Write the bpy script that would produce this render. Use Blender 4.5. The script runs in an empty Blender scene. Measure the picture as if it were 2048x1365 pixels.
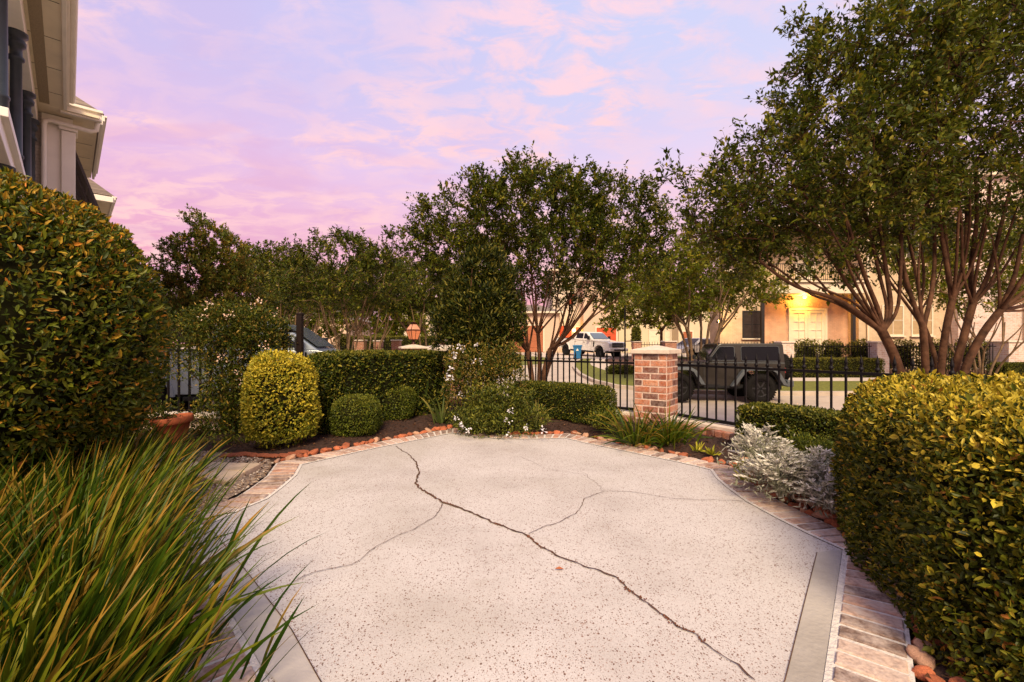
import bpy, bmesh, math, random
import numpy as np
from mathutils import Vector, Matrix
R = math.radians
rng = np.random.default_rng(7)
random.seed(7)
S = bpy.context.scene
C = S.collection

# ---------------------------------------------------------------- camera
F, H, EYE = 910.0, 688.0, 1.0          # focal length in photo pixels, horizon row, eye height above patio
cam_d = bpy.data.cameras.new('camera')
cam_d.sensor_width = 36; cam_d.lens = 36 * F / 2048
cam_d.shift_y = (H - 682.5) / 2048
cam_d.clip_start = 0.05; cam_d.clip_end = 3000
cam = bpy.data.objects.new('camera', cam_d); C.objects.link(cam)
cam.location = (0, 0, EYE); cam.rotation_euler = (R(90), 0, 0)
S.camera = cam

# ---------------------------------------------------------------- view
S.view_settings.view_transform = 'Standard'
S.view_settings.look = 'None'
S.view_settings.gamma = 1
S.view_settings.exposure = 0.38
S.cycles.max_bounces = 6
S.cycles.diffuse_bounces = 3
S.cycles.transmission_bounces = 4
S.cycles.transparent_max_bounces = 4

# ---------------------------------------------------------------- world: dusk sky
SUN_EL, SUN_AZ = 43, 181              # compass-like angle measured from +Y towards +X
w = bpy.data.worlds.new('World'); S.world = w; w.use_nodes = True
nt = w.node_tree; nt.nodes.clear()
def N(t, tree=None, **k):
    n = (tree or nt).nodes.new(t)
    for a, b in k.items(): setattr(n, a, b)
    return n
def lk(a, b, tree=None): (tree or nt).links.new(a, b)
def ramp(tree, pts, interp='LINEAR'):
    n = tree.nodes.new('ShaderNodeValToRGB'); cr = n.color_ramp; cr.interpolation = interp
    while len(cr.elements) < len(pts): cr.elements.new(0.5)
    for e, (p, c) in zip(cr.elements, pts):
        e.position = p; e.color = (c[0], c[1], c[2], 1) if hasattr(c, '__len__') else (c, c, c, 1)
    return n
def math_n(tree, op, a, b=None, clamp=False):
    n = tree.nodes.new('ShaderNodeMath'); n.operation = op; n.use_clamp = clamp
    for i, v in enumerate((a, b)):
        if v is None: continue
        if isinstance(v, (int, float)): n.inputs[i].default_value = v
        else: tree.links.new(v, n.inputs[i])
    return n.outputs[0]
def mixc(tree, fac, a, b, mode='MIX'):
    n = tree.nodes.new('ShaderNodeMix'); n.data_type = 'RGBA'; n.blend_type = mode
    for s, v in ((n.inputs[0], fac), (n.inputs[6], a), (n.inputs[7], b)):
        if isinstance(v, (int, float)): s.default_value = v
        elif isinstance(v, tuple): s.default_value = (*v[:3], 1)
        else: tree.links.new(v, s)
    return n.outputs[2]
def lin(r, g, b):
    f = lambda c: (c/255/12.92) if c/255 <= .04045 else ((c/255+.055)/1.055)**2.4
    return (f(r), f(g), f(b))
out = N('ShaderNodeOutputWorld')
tc = N('ShaderNodeTexCoord')
sep = N('ShaderNodeSeparateXYZ'); lk(tc.outputs['Generated'], sep.inputs[0])
grad = ramp(nt, [(0, lin(242,152,168)), (.12, lin(242,170,188)), (.22, lin(240,190,212)), (.34, lin(230,204,234)),
                 (.46, lin(210,206,241)), (.68, lin(198,207,246)), (1, lin(180,196,248))])
lk(sep.outputs[2], grad.inputs[0])
# the left (sunset) side is more violet-pink, the right paler
side = math_n(nt, 'MULTIPLY_ADD', sep.outputs[0], .55); nt.nodes[-1].inputs[2].default_value = .5
side_c = ramp(nt, [(0, (.94, .76, .88)), (.3, (.98, .89, .96)), (.55, (1.0, 1.0, 1.0)), (1, (1.08, 1.12, 1.04))]); lk(side, side_c.inputs[0])
base = mixc(nt, 1.0, grad.outputs[0], side_c.outputs[0], 'MULTIPLY')
# clouds on a high flat layer
zz = math_n(nt, 'ADD', math_n(nt, 'MAXIMUM', sep.outputs[2], 0.0), .14)
cx = math_n(nt, 'DIVIDE', sep.outputs[0], zz); cy = math_n(nt, 'DIVIDE', sep.outputs[1], zz)
cmb = N('ShaderNodeCombineXYZ'); lk(math_n(nt, 'MULTIPLY', cx, .62), cmb.inputs[0]); lk(cy, cmb.inputs[1])
no1 = N('ShaderNodeTexNoise'); no1.inputs['Scale'].default_value = 1.2; no1.inputs['Detail'].default_value = 8
no1.inputs['Roughness'].default_value = .58; no1.inputs['Distortion'].default_value = .35; lk(cmb.outputs[0], no1.inputs[0])
no2 = N('ShaderNodeTexNoise'); no2.inputs['Scale'].default_value = 8.5; no2.inputs['Detail'].default_value = 7
no2.inputs['Roughness'].default_value = .62; no2.inputs['Distortion'].default_value = .5; lk(cmb.outputs[0], no2.inputs[0])
no3 = N('ShaderNodeTexNoise'); no3.inputs['Scale'].default_value = .42; no3.inputs['Detail'].default_value = 2; lk(cmb.outputs[0], no3.inputs[0])
m1 = ramp(nt, [(.42, 0.0), (.58, 1.0)], 'EASE'); lk(no1.outputs[0], m1.inputs[0])
m2 = ramp(nt, [(.40, 0.0), (.60, 1.0)], 'EASE'); lk(no2.outputs[0], m2.inputs[0])
m3 = ramp(nt, [(.34, 0.25), (.52, 1.0)]); lk(no3.outputs[0], m3.inputs[0])
cl = math_n(nt, 'MULTIPLY', math_n(nt, 'MULTIPLY', m2.outputs[0], math_n(nt, 'ADD', math_n(nt,'MULTIPLY',m1.outputs[0],.8), .2)), m3.outputs[0])
cloud_hi = ramp(nt, [(0, lin(252,192,194)), (.25, lin(255,206,208)), (.6, lin(255,214,224)), (1, lin(250,224,242))]); lk(sep.outputs[2], cloud_hi.inputs[0])
c1 = mixc(nt, math_n(nt, 'MULTIPLY', cl, 1.35, True), base, cloud_hi.outputs[0])
# mauve undersides in broad drifts
no4 = N('ShaderNodeTexNoise'); no4.inputs['Scale'].default_value = 3.4; no4.inputs['Detail'].default_value = 6
no4.inputs['Distortion'].default_value = .6
mp = N('ShaderNodeMapping'); mp.inputs['Location'].default_value = (5.2, 1.3, 0); lk(cmb.outputs[0], mp.inputs[0]); lk(mp.outputs[0], no4.inputs[0])
m4 = ramp(nt, [(.44, 0.0), (.62, 1.0)], 'EASE'); lk(no4.outputs[0], m4.inputs[0])
left = ramp(nt, [(.25, .62), (.62, .12)]); lk(side, left.inputs[0])
low = ramp(nt, [(.12, 1.0), (.50, .12)]); lk(sep.outputs[2], low.inputs[0])
c2 = mixc(nt, math_n(nt, 'MULTIPLY', math_n(nt, 'MULTIPLY', m4.outputs[0], left.outputs[0]), low.outputs[0]), c1, lin(222,164,202))
bg = N('ShaderNodeBackground'); bg.inputs[1].default_value = .80; lk(c2, bg.inputs[0])
sky = N('ShaderNodeTexSky'); sky.sky_type = 'NISHITA'; sky.sun_disc = False
sky.sun_elevation = R(4); sky.sun_rotation = R(SUN_AZ)
bg2 = N('ShaderNodeBackground'); bg2.inputs[1].default_value = .012; lk(sky.outputs[0], bg2.inputs[0])
ad = N('ShaderNodeAddShader'); lk(bg.outputs[0], ad.inputs[0]); lk(bg2.outputs[0], ad.inputs[1]); lk(ad.outputs[0], out.inputs[0])

sun_d = bpy.data.lights.new('sun', 'SUN'); sun_d.energy = 4.7; sun_d.angle = R(24); sun_d.color = (1.0, .80, .52)
sun = bpy.data.objects.new('sun', sun_d); C.objects.link(sun)
sd = Vector((math.sin(R(SUN_AZ))*math.cos(R(SUN_EL)), math.cos(R(SUN_AZ))*math.cos(R(SUN_EL)), math.sin(R(SUN_EL))))
sun.rotation_euler = sd.to_track_quat('Z', 'Y').to_euler()

# ---------------------------------------------------------------- helpers
def at(px, py, d): return np.array([(px-1024)/F*d, d, EYE + (H-py)/F*d])
def G(px, py, z=0.0):
    d = (EYE - z) * F / (py - H)
    return np.array([(px-1024)/F*d, d, z])

def tag(o, label=None, cat=None, group=None, kind=None):
    if label: o['label'] = label
    if cat: o['category'] = cat
    if group: o['group'] = group
    if kind: o['kind'] = kind
    return o
def thing(name, label, cat, loc=(0,0,0), rz=0, group=None):
    o = bpy.data.objects.new(name, None); C.objects.link(o); o.empty_display_size = .2
    o.location = loc; o.rotation_euler = (0, 0, rz)
    return tag(o, label, cat, group)
def copy_tree(o, parent=None):
    c = o.copy(); C.objects.link(c); c.parent = parent
    for ch in list(o.children): copy_tree(ch, c)
    return c

class MB:
    """collects simple solids; build() links them as one mesh object"""
    def __init__(s): s.v = []; s.f = []; s.c = []; s.sm = []
    def add(s, vs, fs, c=0.5, sm=False):
        b = len(s.v); s.v += [tuple(float(t) for t in q) for q in vs]
        for f in fs: s.f.append([b+i for i in f]); s.c.append(c); s.sm.append(sm)
        return s
    def box(s, c, d, rz=0, col=.5, M=None, jit=0):
        hx, hy, hz = d[0]/2, d[1]/2, d[2]/2
        vs = [Vector((x*hx, y*hy, z*hz)) for z in (-1,1) for y in (-1,1) for x in (-1,1)]
        if jit: vs = [v + Vector([random.uniform(-jit, jit) for _ in range(3)]) for v in vs]
        r = Matrix.Rotation(rz, 3, 'Z') if M is None else M
        vs = [r @ v + Vector(c) for v in vs]
        return s.add(vs, [(0,2,3,1),(4,5,7,6),(0,1,5,4),(2,6,7,3),(0,4,6,2),(1,3,7,5)], col)
    def chbox(s, c, d, b, rz=0, col=.5):
        """box with chamfered top and vertical edges"""
        hx, hy, hz = d[0]/2, d[1]/2, d[2]/2
        def ring(x, y, cc, z): return [Vector(q) for q in ((x-cc,-y,z),(x,-y+cc,z),(x,y-cc,z),(x-cc,y,z),(-x+cc,y,z),(-x,y-cc,z),(-x,-y+cc,z),(-x+cc,-y,z))]
        vs = ring(hx,hy,b,-hz)+ring(hx,hy,b,hz-b)+ring(hx-b,hy-b,b*.7,hz)
        r = Matrix.Rotation(rz, 3, 'Z'); vs = [r @ v + Vector(c) for v in vs]
        fs = []
        for k in range(2):
            for i in range(8): fs.append((k*8+i, k*8+(i+1)%8, (k+1)*8+(i+1)%8, (k+1)*8+i))
        fs.append(tuple(range(16,24))); fs.append(tuple(reversed(range(8))))
        return s.add(vs, fs, col)
    def tube(s, pts, rad, n=8, col=.5, caps=True):
        pts = [Vector(p) for p in pts]; m = len(pts)
        rad = [rad]*m if isinstance(rad, (int, float)) else rad
        vs = []; u = None
        for i, p in enumerate(pts):
            t = (pts[min(i+1, m-1)] - pts[max(i-1, 0)]).normalized()
            if u is None: u = t.orthogonal().normalized()
            else:
                u = u - t*u.dot(t); u = u.normalized() if u.length > 1e-6 else t.orthogonal().normalized()
            v = t.cross(u)
            for k in range(n):
                a = 2*math.pi*k/n; vs.append(p + (u*math.cos(a)+v*math.sin(a))*rad[i])
        fs = [(i*n+k, i*n+(k+1)%n, (i+1)*n+(k+1)%n, (i+1)*n+k) for i in range(m-1) for k in range(n)]
        s.add(vs, fs, col, True)
        if caps: s.add([vs[k] for k in range(n)], [tuple(reversed(range(n)))], col); s.add(vs[-n:], [tuple(range(n))], col)
        return s
    def lathe(s, prof, n=16, c=(0,0,0), col=.5, M=None, sm=True):
        vs = []
        for r, z in prof:
            for k in range(n):
                a = 2*math.pi*k/n; v = Vector((r*math.cos(a), r*math.sin(a), z))
                if M is not None: v = M @ v
                vs.append(v + Vector(c))
        fs = [(i*n+k, i*n+(k+1)%n, (i+1)*n+(k+1)%n, (i+1)*n+k) for i in range(len(prof)-1) for k in range(n)]
        fs2 = []
        if prof[0][0] > 1e-4: fs2.append(tuple(reversed(range(n))))
        s.add(vs, fs, col, sm)
        if prof[0][0] > 1e-4: s.add(vs[:n], [tuple(reversed(range(n)))], col)
        if prof[-1][0] > 1e-4: s.add(vs[-n:], [tuple(range(n))], col)
        return s
    def prism(s, poly, y0, y1, col=.5, wf=None):
        """side profile (x,z) extruded over y; wf(z) scales the half width"""
        n = len(poly); wf = wf or (lambda x, z: 1)
        vs = [(x, y0*wf(x,z), z) for x, z in poly] + [(x, y1*wf(x,z), z) for x, z in poly]
        fs = [tuple(range(n)), tuple(reversed(range(n, 2*n)))] + [(i, i+n, (i+1)%n+n, (i+1)%n) for i in range(n)]
        return s.add(vs, fs, col)
    def mesh(s, name, m):
        me = bpy.data.meshes.new(name); me.from_pydata(s.v, [], s.f); me.update()
        a = me.attributes.new('rnd', 'FLOAT', 'FACE'); a.data.foreach_set('value', s.c)
        me.polygons.foreach_set('use_smooth', s.sm)
        me.materials.append(m); return me
    def build(s, name, m, parent=None, bevel=0, recalc=True):
        me = s.mesh(name, m)
        if recalc or bevel:
            bm = bmesh.new(); bm.from_mesh(me)
            bmesh.ops.recalc_face_normals(bm, faces=bm.faces)
            bm.to_mesh(me); bm.free()
        o = bpy.data.objects.new(name, me); C.objects.link(o); o.parent = parent
        if bevel:
            b = o.modifiers.new('bevel', 'BEVEL'); b.width = bevel; b.segments = 2; b.limit_method = 'ANGLE'; b.angle_limit = R(30)
        return o

def np_mesh(name, V, FC, nper, m, attrs=None, parent=None, smooth=False):
    """numpy mesh: V (n,3), FC (m,nper) indices"""
    me = bpy.data.meshes.new(name)
    me.vertices.add(len(V)); me.vertices.foreach_set('co', np.ascontiguousarray(V, dtype=np.float32).ravel())
    nf = len(FC)
    me.loops.add(nf*nper); me.loops.foreach_set('vertex_index', np.ascontiguousarray(FC, dtype=np.int32).ravel())
    me.polygons.add(nf)
    me.polygons.foreach_set('loop_start', np.arange(0, nf*nper, nper, dtype=np.int32))
    me.polygons.foreach_set('loop_total', np.full(nf, nper, dtype=np.int32))
    me.polygons.foreach_set('use_smooth', np.full(nf, smooth))
    me.update(calc_edges=True)
    for k, a in (attrs or {}).items():
        at_ = me.attributes.new(k, 'FLOAT', 'FACE'); at_.data.foreach_set('value', np.ascontiguousarray(a, dtype=np.float32))
    me.materials.append(m)
    o = bpy.data.objects.new(name, me); C.objects.link(o); o.parent = parent
    return o
def nrm(a): return a / np.maximum(np.linalg.norm(a, axis=-1, keepdims=True), 1e-9)

LEAF_OVAL = (np.array([(0,0,0),(.28,.42,.16),(.68,.40,.14),(1,0,-.12),(.68,-.40,.14),(.28,-.42,.16)]), np.array([(0,3,2,1),(0,5,4,3)]))
LEAF_DIA = (np.array([(0,0,0),(.5,.5,.14),(1,0,0),(.5,-.5,.14)]), np.array([(0,2,1,1),(0,3,2,2)]))
def leaves(name, P, D, L, W, m, rnd=None, tip=None, parent=None, oval=True, up=None):
    n = len(P); D = nrm(D); k_ = np.exp(rng.normal(0, .22, n)); L = np.broadcast_to(L, (n,))*k_; W = np.broadcast_to(W, (n,))*k_
    U = rng.normal(size=(n,3)) * .55 + (np.array([0,0,1.0]) if up is None else up)
    Sd = nrm(np.cross(D, U)); Nn = np.cross(Sd, D)
    L = np.broadcast_to(L, (n,)); W = np.broadcast_to(W, (n,))
    if oval: T, FC = LEAF_OVAL
    else: T, FC = LEAF_DIA[0], np.array([(0,2,1),(0,3,2)])
    k = len(T)
    V = (P[:,None,:] + D[:,None,:]*(T[None,:,0:1]*L[:,None,None]) + Sd[:,None,:]*(T[None,:,1:2]*W[:,None,None])
         + Nn[:,None,:]*(T[None,:,2:3]*W[:,None,None])).reshape(-1,3)
    FF = (np.arange(n)[:,None,None]*k + FC[None]).reshape(-1, FC.shape[1])
    rnd = rng.random(n) if rnd is None else rnd
    tip = np.zeros(n) if tip is None else tip
    nf = len(FC)
    return np_mesh(name, V, FF, FC.shape[1], m, {'rnd': np.repeat(rnd, nf), 'tip': np.repeat(tip, nf)}, parent)

def wob(P, s, seed=0):
    """cheap smooth noise in -1..1"""
    r = np.random.default_rng(seed); o = np.zeros(len(P))
    for i in range(5):
        k = r.normal(size=3)*s*(1+.5*i); o += np.sin(P @ k + r.random()*6.28)/(1+.4*i)
    return o/3

# ---------------------------------------------------------------- materials
MT = {}
def newmat(name):
    m = bpy.data.materials.new(name); m.use_nodes = True; t = m.node_tree
    b = t.nodes['Principled BSDF']; MT[name] = m; return m, t, b
def mat(name, c, rough=.7, metal=0, var=.15, scale=6, bump=.0, bscale=60, spec=.4, c2=None, rnd=0.0, coat=0):
    m, t, b = newmat(name)
    tcn = t.nodes.new('ShaderNodeTexCoord')
    n = t.nodes.new('ShaderNodeTexNoise'); n.inputs['Scale'].default_value = scale; n.inputs['Detail'].default_value = 6; n.inputs['Roughness'].default_value = .62
    t.links.new(tcn.outputs['Object'], n.inputs[0])
    ca = tuple(v*(1-var) for v in c); cb = c2 or tuple(min(1, v*(1+var)) for v in c)
    rp = ramp(t, [(.32, ca), (.68, cb)]); t.links.new(n.outputs[0], rp.inputs[0])
    col = rp.outputs[0]
    if rnd:
        a = t.nodes.new('ShaderNodeAttribute'); a.attribute_name = 'rnd'
        f = math_n(t, 'MULTIPLY_ADD', a.outputs['Fac'], rnd*2); t.nodes[-1].inputs[2].default_value = 1-rnd
        cmbn = t.nodes.new('ShaderNodeCombineColor')
        for i in range(3): t.links.new(f, cmbn.inputs[i])
        col = mixc(t, 1.0, col, cmbn.outputs[0], 'MULTIPLY')
    t.links.new(col, b.inputs['Base Color'])
    b.inputs['Roughness'].default_value = rough; b.inputs['Metallic'].default_value = metal
    b.inputs['Specular IOR Level'].default_value = spec
    if coat: b.inputs['Coat Weight'].default_value = coat; b.inputs['Coat Roughness'].default_value = .05
    if bump:
        n2 = t.nodes.new('ShaderNodeTexNoise'); n2.inputs['Scale'].default_value = bscale; n2.inputs['Detail'].default_value = 5
        t.links.new(tcn.outputs['Object'], n2.inputs[0])
        bp = t.nodes.new('ShaderNodeBump'); bp.inputs['Strength'].default_value = bump; bp.inputs['Distance'].default_value = .02
        t.links.new(n2.outputs[0], bp.inputs['Height']); t.links.new(bp.outputs[0], b.inputs['Normal'])
    return m
def leafmat(name, stops, tipc=(.5,.3,.02), trans=.25, rough=.45, spec=.18):
    m, t, b = newmat(name)
    a = t.nodes.new('ShaderNodeAttribute'); a.attribute_name = 'rnd'
    rp = ramp(t, stops); t.links.new(a.outputs['Fac'], rp.inputs[0])
    a2 = t.nodes.new('ShaderNodeAttribute'); a2.attribute_name = 'tip'
    col = mixc(t, a2.outputs['Fac'], rp.outputs[0], tipc)
    t.links.new(col, b.inputs['Base Color']); b.inputs['Roughness'].default_value = rough; b.inputs['Specular IOR Level'].default_value = spec
    tr = t.nodes.new('ShaderNodeBsdfTranslucent'); t.links.new(mixc(t, 1.0, col, (1.0, 1.0, .6), 'MULTIPLY'), tr.inputs[0])
    mx = t.nodes.new('ShaderNodeMixShader'); mx.inputs[0].default_value = trans
    t.links.new(b.outputs[0], mx.inputs[1]); t.links.new(tr.outputs[0], mx.inputs[2])
    t.links.new(mx.outputs[0], t.nodes['Material Output'].inputs[0])
    return m
def emit(name, c, s):
    m, t, b = newmat(name); b.inputs['Base Color'].default_value = (*c, 1)
    b.inputs['Emission Color'].default_value = (*c, 1); b.inputs['Emission Strength'].default_value = s; return m
def brickmat(name, c1, c2, mortar, sx=.215, sz=.075, ms=.09, bump=.5, whitewash=0):
    """painted or plain brick coursing on vertical walls, mapped along the wall from its normal"""
    m, t, b = newmat(name)
    geo = t.nodes.new('ShaderNodeNewGeometry'); tcn = t.nodes.new('ShaderNodeTexCoord')
    sp = t.nodes.new('ShaderNodeSeparateXYZ'); t.links.new(tcn.outputs['Object'], sp.inputs[0])
    sn = t.nodes.new('ShaderNodeSeparateXYZ'); t.links.new(tcn.outputs['Normal'], sn.inputs[0])
    ax = math_n(t, 'GREATER_THAN', math_n(t, 'ABSOLUTE', sn.outputs[0]), .7)
    mixv = t.nodes.new('ShaderNodeMix'); t.links.new(ax, mixv.inputs[0]); t.links.new(sp.outputs[0], mixv.inputs[2]); t.links.new(sp.outputs[1], mixv.inputs[3])
    cv = t.nodes.new('ShaderNodeCombineXYZ'); t.links.new(mixv.outputs[0], cv.inputs[0]); t.links.new(sp.outputs[2], cv.inputs[1])
    br = t.nodes.new('ShaderNodeTexBrick'); br.inputs['Scale'].default_value = 1
    br.inputs['Brick Width'].default_value = sx; br.inputs['Row Height'].default_value = sz; br.inputs['Mortar Size'].default_value = ms*sz
    br.inputs['Mortar Smooth'].default_value = .2
    br.inputs['Color1'].default_value = (*c1,1); br.inputs['Color2'].default_value = (*c2,1); br.inputs['Mortar'].default_value = (*mortar,1)
    t.links.new(cv.outputs[0], br.inputs[0])
    n = t.nodes.new('ShaderNodeTexNoise'); n.inputs['Scale'].default_value = 3; n.inputs['Detail'].default_value = 8; t.links.new(tcn.outputs['Object'], n.inputs[0])
    rp = ramp(t, [(.3, (.82,.82,.82)), (.7, (1.1,1.1,1.1))]); t.links.new(n.outputs[0], rp.inputs[0])
    col = mixc(t, 1.0, br.outputs[0], rp.outputs[0], 'MULTIPLY')
    if whitewash:
        n3 = t.nodes.new('ShaderNodeTexNoise'); n3.inputs['Scale'].default_value = 5; n3.inputs['Detail'].default_value = 10; n3.inputs['Roughness'].default_value = .75
        t.links.new(tcn.outputs['Object'], n3.inputs[0]); r3 = ramp(t, [(.45, 0.0), (.6, whitewash)]); t.links.new(n3.outputs[0], r3.inputs[0])
        col = mixc(t, r3.outputs[0], col, (.62,.55,.5))
    t.links.new(col, b.inputs['Base Color']); b.inputs['Roughness'].default_value = .85
    bp = t.nodes.new('ShaderNodeBump'); bp.inputs['Strength'].default_value = bump; bp.inputs['Distance'].default_value = .008
    bp.invert = True
    t.links.new(br.outputs[1], bp.inputs['Height']); t.links.new(bp.outputs[0], b.inputs['Normal'])
    return m

# per-brick coloured clay (attribute rnd picks the colour, noise adds smears of mortar)
def claymat(name, stops, smear=.5, sm_c=(.62,.5,.44)):
    m, t, b = newmat(name)
    a = t.nodes.new('ShaderNodeAttribute'); a.attribute_name = 'rnd'
    rp = ramp(t, stops); t.links.new(a.outputs['Fac'], rp.inputs[0])
    tcn = t.nodes.new('ShaderNodeTexCoord')
    n = t.nodes.new('ShaderNodeTexNoise'); n.inputs['Scale'].default_value = 16; n.inputs['Detail'].default_value = 10; n.inputs['Roughness'].default_value = .72
    t.links.new(tcn.outputs['Object'], n.inputs[0])
    n2 = t.nodes.new('ShaderNodeTexNoise'); n2.inputs['Scale'].default_value = 70; n2.inputs['Detail'].default_value = 6; t.links.new(tcn.outputs['Object'], n2.inputs[0])
    r1 = ramp(t, [(.42, 0.0), (.66, smear)]); t.links.new(n.outputs[0], r1.inputs[0])
    r2 = ramp(t, [(.3, (.55,.5,.5)), (.65, (1.25,1.2,1.15))]); t.links.new(n2.outputs[0], r2.inputs[0])
    col = mixc(t, r1.outputs[0], mixc(t, .8, rp.outputs[0], mixc(t, 1.0, rp.outputs[0], r2.outputs[0], 'MULTIPLY')), sm_c)
    t.links.new(col, b.inputs['Base Color']); b.inputs['Roughness'].default_value = .88
    bp = t.nodes.new('ShaderNodeBump'); bp.inputs['Strength'].default_value = .6; bp.inputs['Distance'].default_value = .006
    t.links.new(n2.outputs[0], bp.inputs['Height']); t.links.new(bp.outputs[0], b.inputs['Normal'])
    return m
CLAY_STOPS = [(0,(.07,.028,.018)), (.25,(.17,.05,.027)), (.5,(.33,.10,.045)), (.75,(.42,.15,.07)), (1,(.5,.24,.13))]
mat_clay = claymat('pillar_clay', CLAY_STOPS, .35)
mat_paver = claymat('paver_clay', [(0,(.14,.09,.07)), (.2,(.25,.16,.12)), (.45,(.35,.20,.14)), (.65,(.46,.32,.25)), (.85,(.52,.41,.34)), (1,(.42,.19,.11))], .85, (.52,.42,.36))
mat_mortar = mat('mortar', (.58,.44,.36), .9, var=.15, scale=30, bump=.4)
mat_white_mortar = mat('white_mortar', (.60,.55,.50), .9, var=.15, scale=30, bump=.5, bscale=90)
mat_stone = mat('cast_stone', (.58,.49,.40), .8, var=.1, scale=14, bump=.15)
mat_iron = mat('black_iron', (.006,.005,.006), .5, var=.3, scale=20, spec=.16)
mat_terra = mat('terracotta', (.50,.13,.045), .75, var=.2, scale=9, bump=.15)
mat_rock = mat('red_rock', (.36,.105,.045), .85, var=.35, scale=7, bump=.5, bscale=30, rnd=.45)
mat_street = mat('street_concrete', (.42,.345,.27), .88, var=.13, scale=1.1, bump=.15)
mat_curb = mat('curb_concrete', (.42,.35,.28), .88, var=.15, scale=3, bump=.2)
mat_walk = mat('pale_walk', (.48,.40,.32), .88, var=.12, scale=3, bump=.1)
mat_grass = mat('lawn_green', (.13,.135,.018), .95, var=.35, scale=9, bump=.6, bscale=80)
mat_bark = mat('smooth_bark', (.040,.018,.010), .75, var=.45, scale=6, bump=.5, bscale=25, c2=(.115,.055,.030), spec=.12)
mat_bark_pale = mat('pale_bark', (.12,.07,.035), .8, var=.35, scale=5, bump=.3, bscale=25, c2=(.24,.15,.08))
mat_twig = mat('dark_twig', (.035,.024,.014), .9, var=.3)
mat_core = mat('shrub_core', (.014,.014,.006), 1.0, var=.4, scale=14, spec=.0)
mat_white = mat('white_paint', (.82,.78,.70), .5, var=.05, scale=3)
mat_cream = mat('cream_paint', (.82,.76,.64), .6, var=.06, scale=2, bump=.04)
mat_soffit = mat('soffit_paint', (.76,.66,.46), .7, var=.07, scale=2, bump=.08)
mat_colmn = mat('slate_iron', (.028,.036,.044), .4, var=.15, scale=8, spec=.3)
mat_shingle = brickmat('roof_shingle', (.16,.12,.09), (.26,.2,.15), (.06,.045,.035), .3, .14, .06)
mat_glass = mat('dark_glass', (.005,.006,.007), .05, var=.1, spec=.22)
mat_tyre = mat('tyre_rubber', (.012,.011,.010), .9, var=.3, scale=40, bump=.5, spec=.08)
mat_rim = mat('dark_rim', (.03,.03,.032), .4, metal=.5, var=.1)
mat_chrome = mat('grey_metal', (.35,.36,.38), .3, metal=.8, var=.1)
mat_dark = mat('dark_plastic', (.012,.012,.013), .6, var=.1, spec=.2)

# ================================================================ TERRAIN
CTRL = np.array([(-1,9,-.85),(3,9,-.97),(8,10,-1.0),(8,15,-.97),(14,13,-1.0),(1,14,-.88),(10,18.5,-.62),(16,18.5,-.62),
    (12,21,-.55),(12,25,-.42),(20,23,-.5),(-5.5,10,-.45),(-9,9,-.42),(-4,7.5,-.6),(-6,20,-.4),(-12,30,-.25),(-20,16,-.4),
    (4.7,33,-.29),(7.2,36,-.13),(4.9,39.5,.2),(2,20,-.75),(6,22,-.7),(15,42,-.1),(0,48,.2),(-15,45,0),(30,40,-.2),(12,55,.1),(5,5,-1.0),(9,4,-1.0),(0,12,-.86),(4,12,-.98)])
def gz(x, y):
    x = np.asarray(x, float); y = np.asarray(y, float)
    d2 = (x[...,None]-CTRL[:,0])**2 + (y[...,None]-CTRL[:,1])**2
    s = 2.0 + .12*np.abs(CTRL[:,1])
    wgt = np.exp(-d2/(2*s*s)) + 1e-4/(1+d2/40)
    return (wgt*CTRL[:,2]).sum(-1)/wgt.sum(-1)
def gzf(x, y): return float(gz(x, y))

def sheet_struct(name, V, FC, m, kind='structure', label=None):
    o = np_mesh(name, np.array(V), np.array(FC), 4, m, {'rnd': rng.random(len(FC))}, smooth=True)
    tag(o, label, None, None, kind); return o
def axis_grid(a, b, fine, far):
    """coordinates dense in the middle, sparse far away"""
    mid = np.arange(a, b+.01, fine); out_ = [mid]
    st = fine; lo = a; L = []
    while lo > -far: st *= 1.35; lo -= st; L.append(lo)
    st = fine; hi = b; Hh = []
    while hi < far: st *= 1.35; hi += st; Hh.append(hi)
    return np.concatenate([np.array(L[::-1]), mid, np.array(Hh)])
gx = axis_grid(-26, 34, .8, 700); gy = axis_grid(4, 62, .8, 700)
XX, YY = np.meshgrid(gx, gy)
ZZ = gz(XX, YY)
V = np.stack([XX.ravel(), YY.ravel(), ZZ.ravel()], 1)
nx, ny = len(gx), len(gy)
ii, jj = np.meshgrid(np.arange(nx-1), np.arange(ny-1))
a = (jj*nx+ii).ravel(); FC = np.stack([a, a+1, a+nx+1, a+nx], 1)
# leave a hole under the raised yard
cxm = (XX[:-1,:-1]+.4).ravel(); cym = (YY[:-1,:-1]+.4).ravel()
sheet_struct('street', V, FC, mat_street)

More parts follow.
